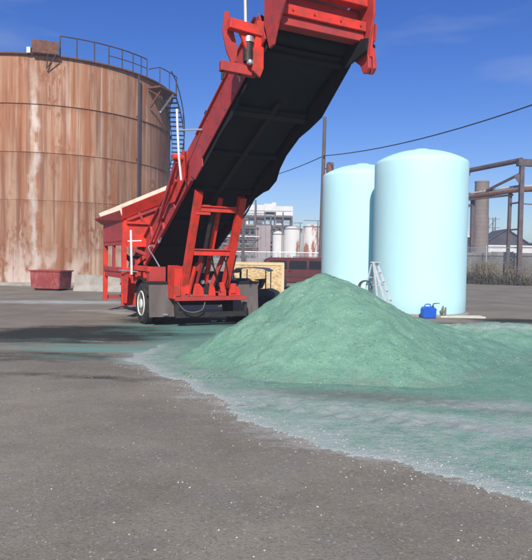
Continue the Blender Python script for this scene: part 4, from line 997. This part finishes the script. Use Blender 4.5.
# chimney
ch = empty('chimney', (24.9, 70, 0), label='round grey-brown chimney stack rising behind the wall between the aqua tank and pipe rack', cat='chimney')
for i in range(24):
    z = i*.455; r = .92-.13*i/24; MB().lathe([(r, z), (r-.004, z+.43), (r-.02, z+.435), (r-.02, z+.455)], 28).build('brick_course', M['chimney'], ch, smooth=True)
MB().lathe([(.80, 10.9), (.82, 10.92), (.82, 11.1), (.6, 11.1), (.6, 10.6)], 28).build('chimney_cap', M['chimney'], ch, smooth=True)

# yard wall, chain-link fence, brush
wl = empty('yard_wall', (15.4, 49.2, 0), math.atan2(43.0-49.2, 20.8-15.4)*.72, label='mottled grey concrete yard wall along the right side behind the aqua tanks', cat='wall')
for i in range(-3, 12):
    MB().box((i*1.52+.02, -.07, 0), (i*1.52+1.50, .07, 2.45+.04*((i*7) % 3))).build('panel', M['wall'], wl, bevel=.01)
    MB().box((i*1.52-.07, -.10, 0), (i*1.52+.018, .10, 2.55)).build('pilaster', M['wall'], wl)
fc = empty('chain_link_fence', (15.3, 48.2, 0), wl.rotation_euler.z, label='chain-link fence with thin steel posts standing in front of the yard wall', cat='fence')
def chain(parent, L_, H_, st, r_, m):
    mb = MB()
    def ws(p, q): 
        p = Vector(p); q = Vector(q); d = (q-p).normalized(); nrm = Vector((-d.z, 0, d.x))*r_
        mb.add([p-nrm, p+nrm, q+nrm, q-nrm, (p.x, p.y+r_, p.z), (q.x, q.y+r_, q.z)], [(0, 1, 2, 3), (0, 3, 5, 4), (1, 4, 5, 2)])
    x = -H_
    while x < L_:
        a = max(0, -x); b = min(H_, L_-x)
        if b > a: ws((x+a, 0, a), (x+b, 0, b)); ws((x+a, .01, H_-a), (x+b, .01, H_-b))
        x += st
    mb.build('wire_mesh', m, parent, kind='stuff')
chain(fc, 16, 2.8, .16, .006, M['galv'])
for i in range(8): MB().tube([(i*2.28, 0, 0), (i*2.28, 0, 3.0)], .04, 8).build('fence_post', M['galv'], fc)
MB().tube([(0, 0, 2.82), (16, 0, 2.82)], .03, 8).build('top_rail', M['galv'], fc)
def brush(name, n, fn, m, label, cat, hmin, hmax, seed):
    rg = random.Random(seed); mb = MB()
    for i in range(n):
        x, y = fn(rg); h = hmin+(hmax-hmin)*rg.random()**2
        a = rg.random()*6.28; l = .45*h*rg.random(); w = .008+.014*rg.random()
        p = Vector((x, y, 0)); q = p+Vector((math.cos(a)*l*.4, math.sin(a)*l*.4, h*.6)); e = p+Vector((math.cos(a)*l, math.sin(a)*l, h))
        mb.add([p+Vector((-w, 0, 0)), p+Vector((w, 0, 0)), q+Vector((w, 0, 0)), q+Vector((-w, 0, 0)), e], [(0, 1, 2, 3), (3, 2, 4)])
        for k in range(3):       # side leaves or seed heads
            t = .4+.6*rg.random(); c = p.lerp(e, t); b = rg.random()*6.28; s = .05+.10*rg.random()
            mb.add([c, c+Vector((math.cos(b)*s, math.sin(b)*s, s*.5)), c+Vector((math.cos(b)*s*.6, math.sin(b)*s*.6, s*.95))], [(0, 1, 2)])
    return mb.build(name, m, label=label, cat=cat, kind='stuff')
ca_, sa_ = math.cos(wl.rotation_euler.z), math.sin(wl.rotation_euler.z)
def along(rg, lo, hi, spread):
    while True:
        t = lo+(hi-lo)*rg.random()
        if rg.random() < (.5+.5*math.sin(t*1.9+.6)*math.cos(t*.83+1))**2.2+.05: break
    s = abs(rg.gauss(0, spread)); return (15.3+ca_*t+sa_*(-s)*-1*0+ca_*0+(sa_)*s, 48.0+sa_*t-ca_*s)
brush('dry_weeds', 2000, lambda rg: along(rg, -.5, 12, .35), M['weed'], 'tangled dry tan weeds growing up the chain-link fence on the right', 'weeds', .3, 2.2, 12)
brush('low_brush', 4500, lambda rg: along(rg, -.5, 12, .6), M['weedg'], 'dark low brush along the foot of the right yard wall', 'brush', .12, .95, 13)

# gable house and sheds behind the wall
hs = empty('gable_house', (43.4, 112, 0), R(-4), label='dark grey gable-roofed house far off behind the yard wall', cat='house')
MB().prism([(-4.2, 0), (4.2, 0), (4.2, 4.9), (0, 7.6), (-4.2, 4.9)], 1, -4, 4).build('house_wall', M['house'], hs)
for s in (-1, 1): MB().bar((s*2.15, 0, 6.35), (s*2.16, 0, 6.351), .1, .1).build('ridge_clip', M['house'], hs)
quad((-4.6, -4.3, 4.75), (0, -4.3, 7.75), (0, 4.3, 7.75), (-4.6, 4.3, 4.75), .15, 'roof_slope', 'house', hs)
quad((0, -4.3, 7.75), (4.6, -4.3, 4.75), (4.6, 4.3, 4.75), (0, 4.3, 7.75), .15, 'roof_slope', 'house', hs)
for x in (-2.2, 0, 2.2): MB().box((x-.45, -4.06, 3.4), (x+.45, -4.01, 4.6)).build('window', M['glass'], hs)
def shed(name, loc, w, dpt, h, m, label, nwin, rz=0, roofm='clad', wz=(.45, .75)):
    s = empty(name, loc, rz, label=label, cat='building')
    MB().box((-w/2, -dpt/2, 0), (w/2, dpt/2, h)).build('wall', M[m], s)
    MB().box((-w/2-.15, -dpt/2-.15, h+.002), (w/2+.15, dpt/2+.15, h+.22)).build('roof', M[roofm], s)
    for i in range(nwin):
        x = -w/2+w*(i+.5)/nwin; q = MB().box((x-w/nwin*.22, -dpt/2-.05, h*wz[0]), (x+w/nwin*.22, -dpt/2-.01, h*wz[1])).build('window', M['glass'], s)
    return s
shed('low_building', (38.5, 98, 0), 10.5, 6, 4.3, 'clad', 'long low white building in front of the dark gable house', 6, R(-3))
shed('low_building', (41.5, 135, 0), 5.5, 6, 8.9, 'clad', 'small white flat-topped building seen between chimney and gable house', 2)
shed('low_building', (52.5, 110, 0), 11, 8, 5.2, 'house', 'dark long shed right of the gable house behind the pipe rack', 5)
shed('low_building', (25.5, 82, 0), 6.5, 6, 5.0, 'house', 'dark shed beside the chimney seen past the edge of the aqua tank', 3)
# small lattice pylon
py = empty('lattice_pylon', (46.5, 125, 0), label='small far-off lattice pylon above the gable house', cat='pylon')
for x in (-.7, .7):
    for y in (-.7, .7): MB().bar((x, y, 0), (x, y, 11.2), .16, .16).build('pylon_leg', M['pframe'], py)
for i in range(6):
    z = 1.8*i; MB().bar((-.7, -.7, z), (.7, -.7, z+1.8), .1, .1).build('lattice_bar', M['pframe'], py); MB().bar((-1.6, -.7, z+1.8), (1.6, -.7, z+1.8), .1, .1).build('lattice_bar', M['pframe'], py)

# ---------------------------------------------------------------- distant processing plant
pl = empty('processing_plant', (0, 120, 0), label='far-off open-frame processing plant of steel floors under white cladding', cat='plant')
rg = random.Random(5)
cols = [-13.2, -11, -8.8, -6.4, -4.4, -2.4, -.4, 1.6, 3.2, 5.0]; lev = [0, 2.6, 4.6, 6.3, 8.4, 10.3]
topz = {-13.2: 8.4, -11: 8.4, -8.8: 8.4, -6.4: 10.3, -4.4: 11.2, -2.4: 11.2, -.4: 11.2, 1.6: 11.2, 3.2: 11.2, 5.0: 10.3}
for x in cols:
    for y in (0, 4, 8): MB().bar((x, y, 0), (x, y, topz[x]), .26, .26).build('column', M['pframe'], pl)
for z in lev[1:]:
    xs_ = [x for x in cols if topz[x] >= z-.05]
    for y in (0, 4, 8): MB().bar((xs_[0], y, z), (xs_[-1], y, z), .22, .34).build('beam', M['pframe'], pl)
    MB().box((xs_[0]+.2, .15, z+.18), (xs_[-1]-.2, 7.85, z+.30)).build('floor_slab', M['pfloor'], pl)
    MB().tube([(xs_[0], -.25, z+1.05), (xs_[-1], -.25, z+1.05)], .06, 6).build('hand_rail', M['pframe'], pl)
for i in range(46):
    x = rg.uniform(-13, 4.5); k = rg.randrange(0, 5); z = lev[k]; w = rg.uniform(.5, 1.7); h = rg.uniform(.7, 1.7)
    if z+h > 8.3 and x < -7: continue
    MB().box((x, rg.uniform(.3, 2), z+.32), (x+w, rg.uniform(2.5, 5), z+.32+h)).build('equipment', rg.choice([M['clad'], M['pfloor'], M['clad'], M['pframe'], M['rust']]), pl)
for i in range(34):
    x = rg.uniform(-13, 4); z = rg.uniform(0, 9) if x > -6 else rg.uniform(0, 6.5); w = rg.uniform(.7, 2.2)*rg.choice((-1, 1)); MB().bar((x, -.2, z), (x+w, -.15, z+2.1), .12, .12).build('brace', M['pframe'], pl)
for i in range(16):
    x = rg.uniform(.6, 5); z = rg.uniform(3, 8.5); MB().tube([(x, -.5, z), (x, -.5, z+2), (x+rg.uniform(-1.2, 1.2), -.5, z+2.4)], rg.uniform(.08, .2), 8).build('pipe', M['pframe'], pl)
for (x0, x1, z0, z1, y0) in ((-3.6, -.6, 9.9, 12.6, .5), (-.6, 1.8, 11.3, 12.9, 1), (1.8, 5.2, 10.6, 12.5, 1.5), (-6.3, -3.7, 8.6, 10.2, 1)):
    MB().box((x0+.01, y0, z0), (x1-.01, 8.5, z1)).build('cladding', M['clad'], pl)
MB().tube([(-2.3, -.4, 6), (-2.3, -.4, 13.5)], .18, 8).build('vent_stack', M['pframe'], pl)
MB().box((1.0, 2.5, 12.9), (1.8, 3.3, 13.3)).build('roof_hatch', M['clad'], pl)
M['ptow'] = mat('pinkish_grey_render', (.36, .30, .29), .9, var=.12, vs=.6)
MB().box((-13.2, 8.3, 0), (-1, 8.5, 8.3)).build('cladding', M['clad'], pl); MB().box((-.98, 8.3, 0), (5.1, 8.5, 9)).build('cladding', M['pfloor'], pl)
# pinkish tower and white rusted tanks
pt_ = empty('silo_tower', (-.55, 96, 0), label='pinkish-grey vertical tower block between the open plant and white tanks', cat='tower')
for i in range(3): MB().box((-1.15+i*.78, -1, 0), (-1.15+i*.78+.75, 1, 7.1)).build('tower_panel', M['ptow'], pt_)
MB().box((-1.2, -1.05, 7.102), (1.25, 1.05, 7.25)).build('roof', M['pframe'], pt_)
pb = empty('pipe_bridge', (0, 86, 0), label='far-off dark pipe bridge on thin posts in front of the processing plant', cat='pipe bridge')
for x in (-9.2, -7.3, -5.6, -3.9, -2.4, -1.3): MB().bar((x, 0, 0), (x, 0, 6.3), .2, .2).build('post', M['pframe'], pb)
for z, rr, m_ in ((2.9, .10, 'rust'), (3.3, .15, 'pframe'), (4.5, .12, 'pframe'), (4.9, .09, 'clad'), (6.1, .14, 'pframe')): MB().tube([(-9.4, -.2, z), (-1.1, -.2, z)], rr, 8).build('pipe', M[m_], pb)
for i in range(5): MB().bar((-9.2+1.75*i, .2, 3.3+.1*i), (-7.7+1.75*i, .2, 4.9), .1, .1).build('brace', M['pframe'], pb)
M['rtank'] = mat('white_tank_with_rust', (.70, .68, .64), .8, var=.08, vs=.6, dirt=(.33, .11, .05), damt=.95, ds=.62, stretch=(1, 1, .28), thr=.555, soft=.05)
for i, (x, r, h, s) in enumerate([(1.75, .85, 5.6, 'leftmost and smallest of the distant white rust-stained tanks'), (4.05, 1.42, 6.4, 'widest of the distant white rust-stained tanks'), (6.85, 1.25, 6.8, 'tallest distant white rust-stained tank, second from the utility pole'), (9.0, .8, 6.3, 'rightmost distant white rust-stained tank beside the utility pole')]):
    t = empty('storage_tank', (x-.0, 92, 0), label=s, cat='storage tank', group='distant white tanks')
    MB().lathe([(r, 0), (r, h), (r*.6, h+.35), (0, h+.5)], 28).build('shell', M['rtank'], t, smooth=True)
    MB().lathe([(r+.04, h-.1), (r+.04, h+.02), (r-.1, h+.02)], 28).build('rim', M['pframe'], t)
    MB().tube([(r*.7, -r*.75, 0), (r*.7, -r*.75, h+.9)], .07, 6).build('vent_pipe', M['pframe'], t)
    MB().tube([(-r, -r*.4, h+1.0-.1), (r, -r*.4, h+.9)], .05, 6).build('hand_rail', M['pframe'], t)
# fence and low wall in the middle distance
f2 = empty('chain_link_fence', (-12, 60, 0), R(0), label='chain-link fence crossing behind the crate and van in the middle distance', cat='fence')
chain(f2, 24, 2.35, .2, .008, M['galv'])
for i in range(9): MB().tube([(i*3, 0, 0), (i*3, 0, 2.6)], .045, 8).build('fence_post', M['galv'], f2)
MB().tube([(0, 0, 2.4), (24, 0, 2.4)], .035, 8).build('top_rail', M['galv'], f2)
w2 = empty('block_wall', (-12, 62, 0), R(0), label='low grey block wall behind the middle-distance chain-link fence', cat='wall')
for i in range(12): MB().box((i*2+.01, -.1, 0), (i*2+1.99, .1, 1.75)).build('panel', M['wall'], w2)
for i, (x, y, w, h) in enumerate([(-60, 300, 50, 7), (70, 260, 60, 6), (20, 330, 60, 6)]):
    shed('low_building', (x, y, 0), w, 20, h, ('wall', 'house', 'wall')[i], ('grey long warehouse on the horizon left behind the machine', 'dark long warehouse on the horizon at the right edge', 'grey long warehouse on the horizon behind the aqua tanks')[i], 8)

# thin air between the yard and the far plant
hb = MB().box((-350, -60, -1), (350, 420, 16)).build('haze', M['wall'])
hm = bpy.data.materials.new('thin_air'); hm.use_nodes = True; hn = hm.node_tree; hn.nodes.clear()
ho = hn.nodes.new('ShaderNodeOutputMaterial'); hv = hn.nodes.new('ShaderNodeVolumePrincipled'); hv.inputs['Color'].default_value = (.86, .9, 1, 1); hv.inputs['Density'].default_value = .0024; hv.inputs['Anisotropy'].default_value = .2
hn.links.new(hv.outputs[0], ho.inputs['Volume']); hb.data.materials[0] = hm
tag(hb, label='thin pale air over the yard and the far industrial buildings', cat='haze', kind='stuff')
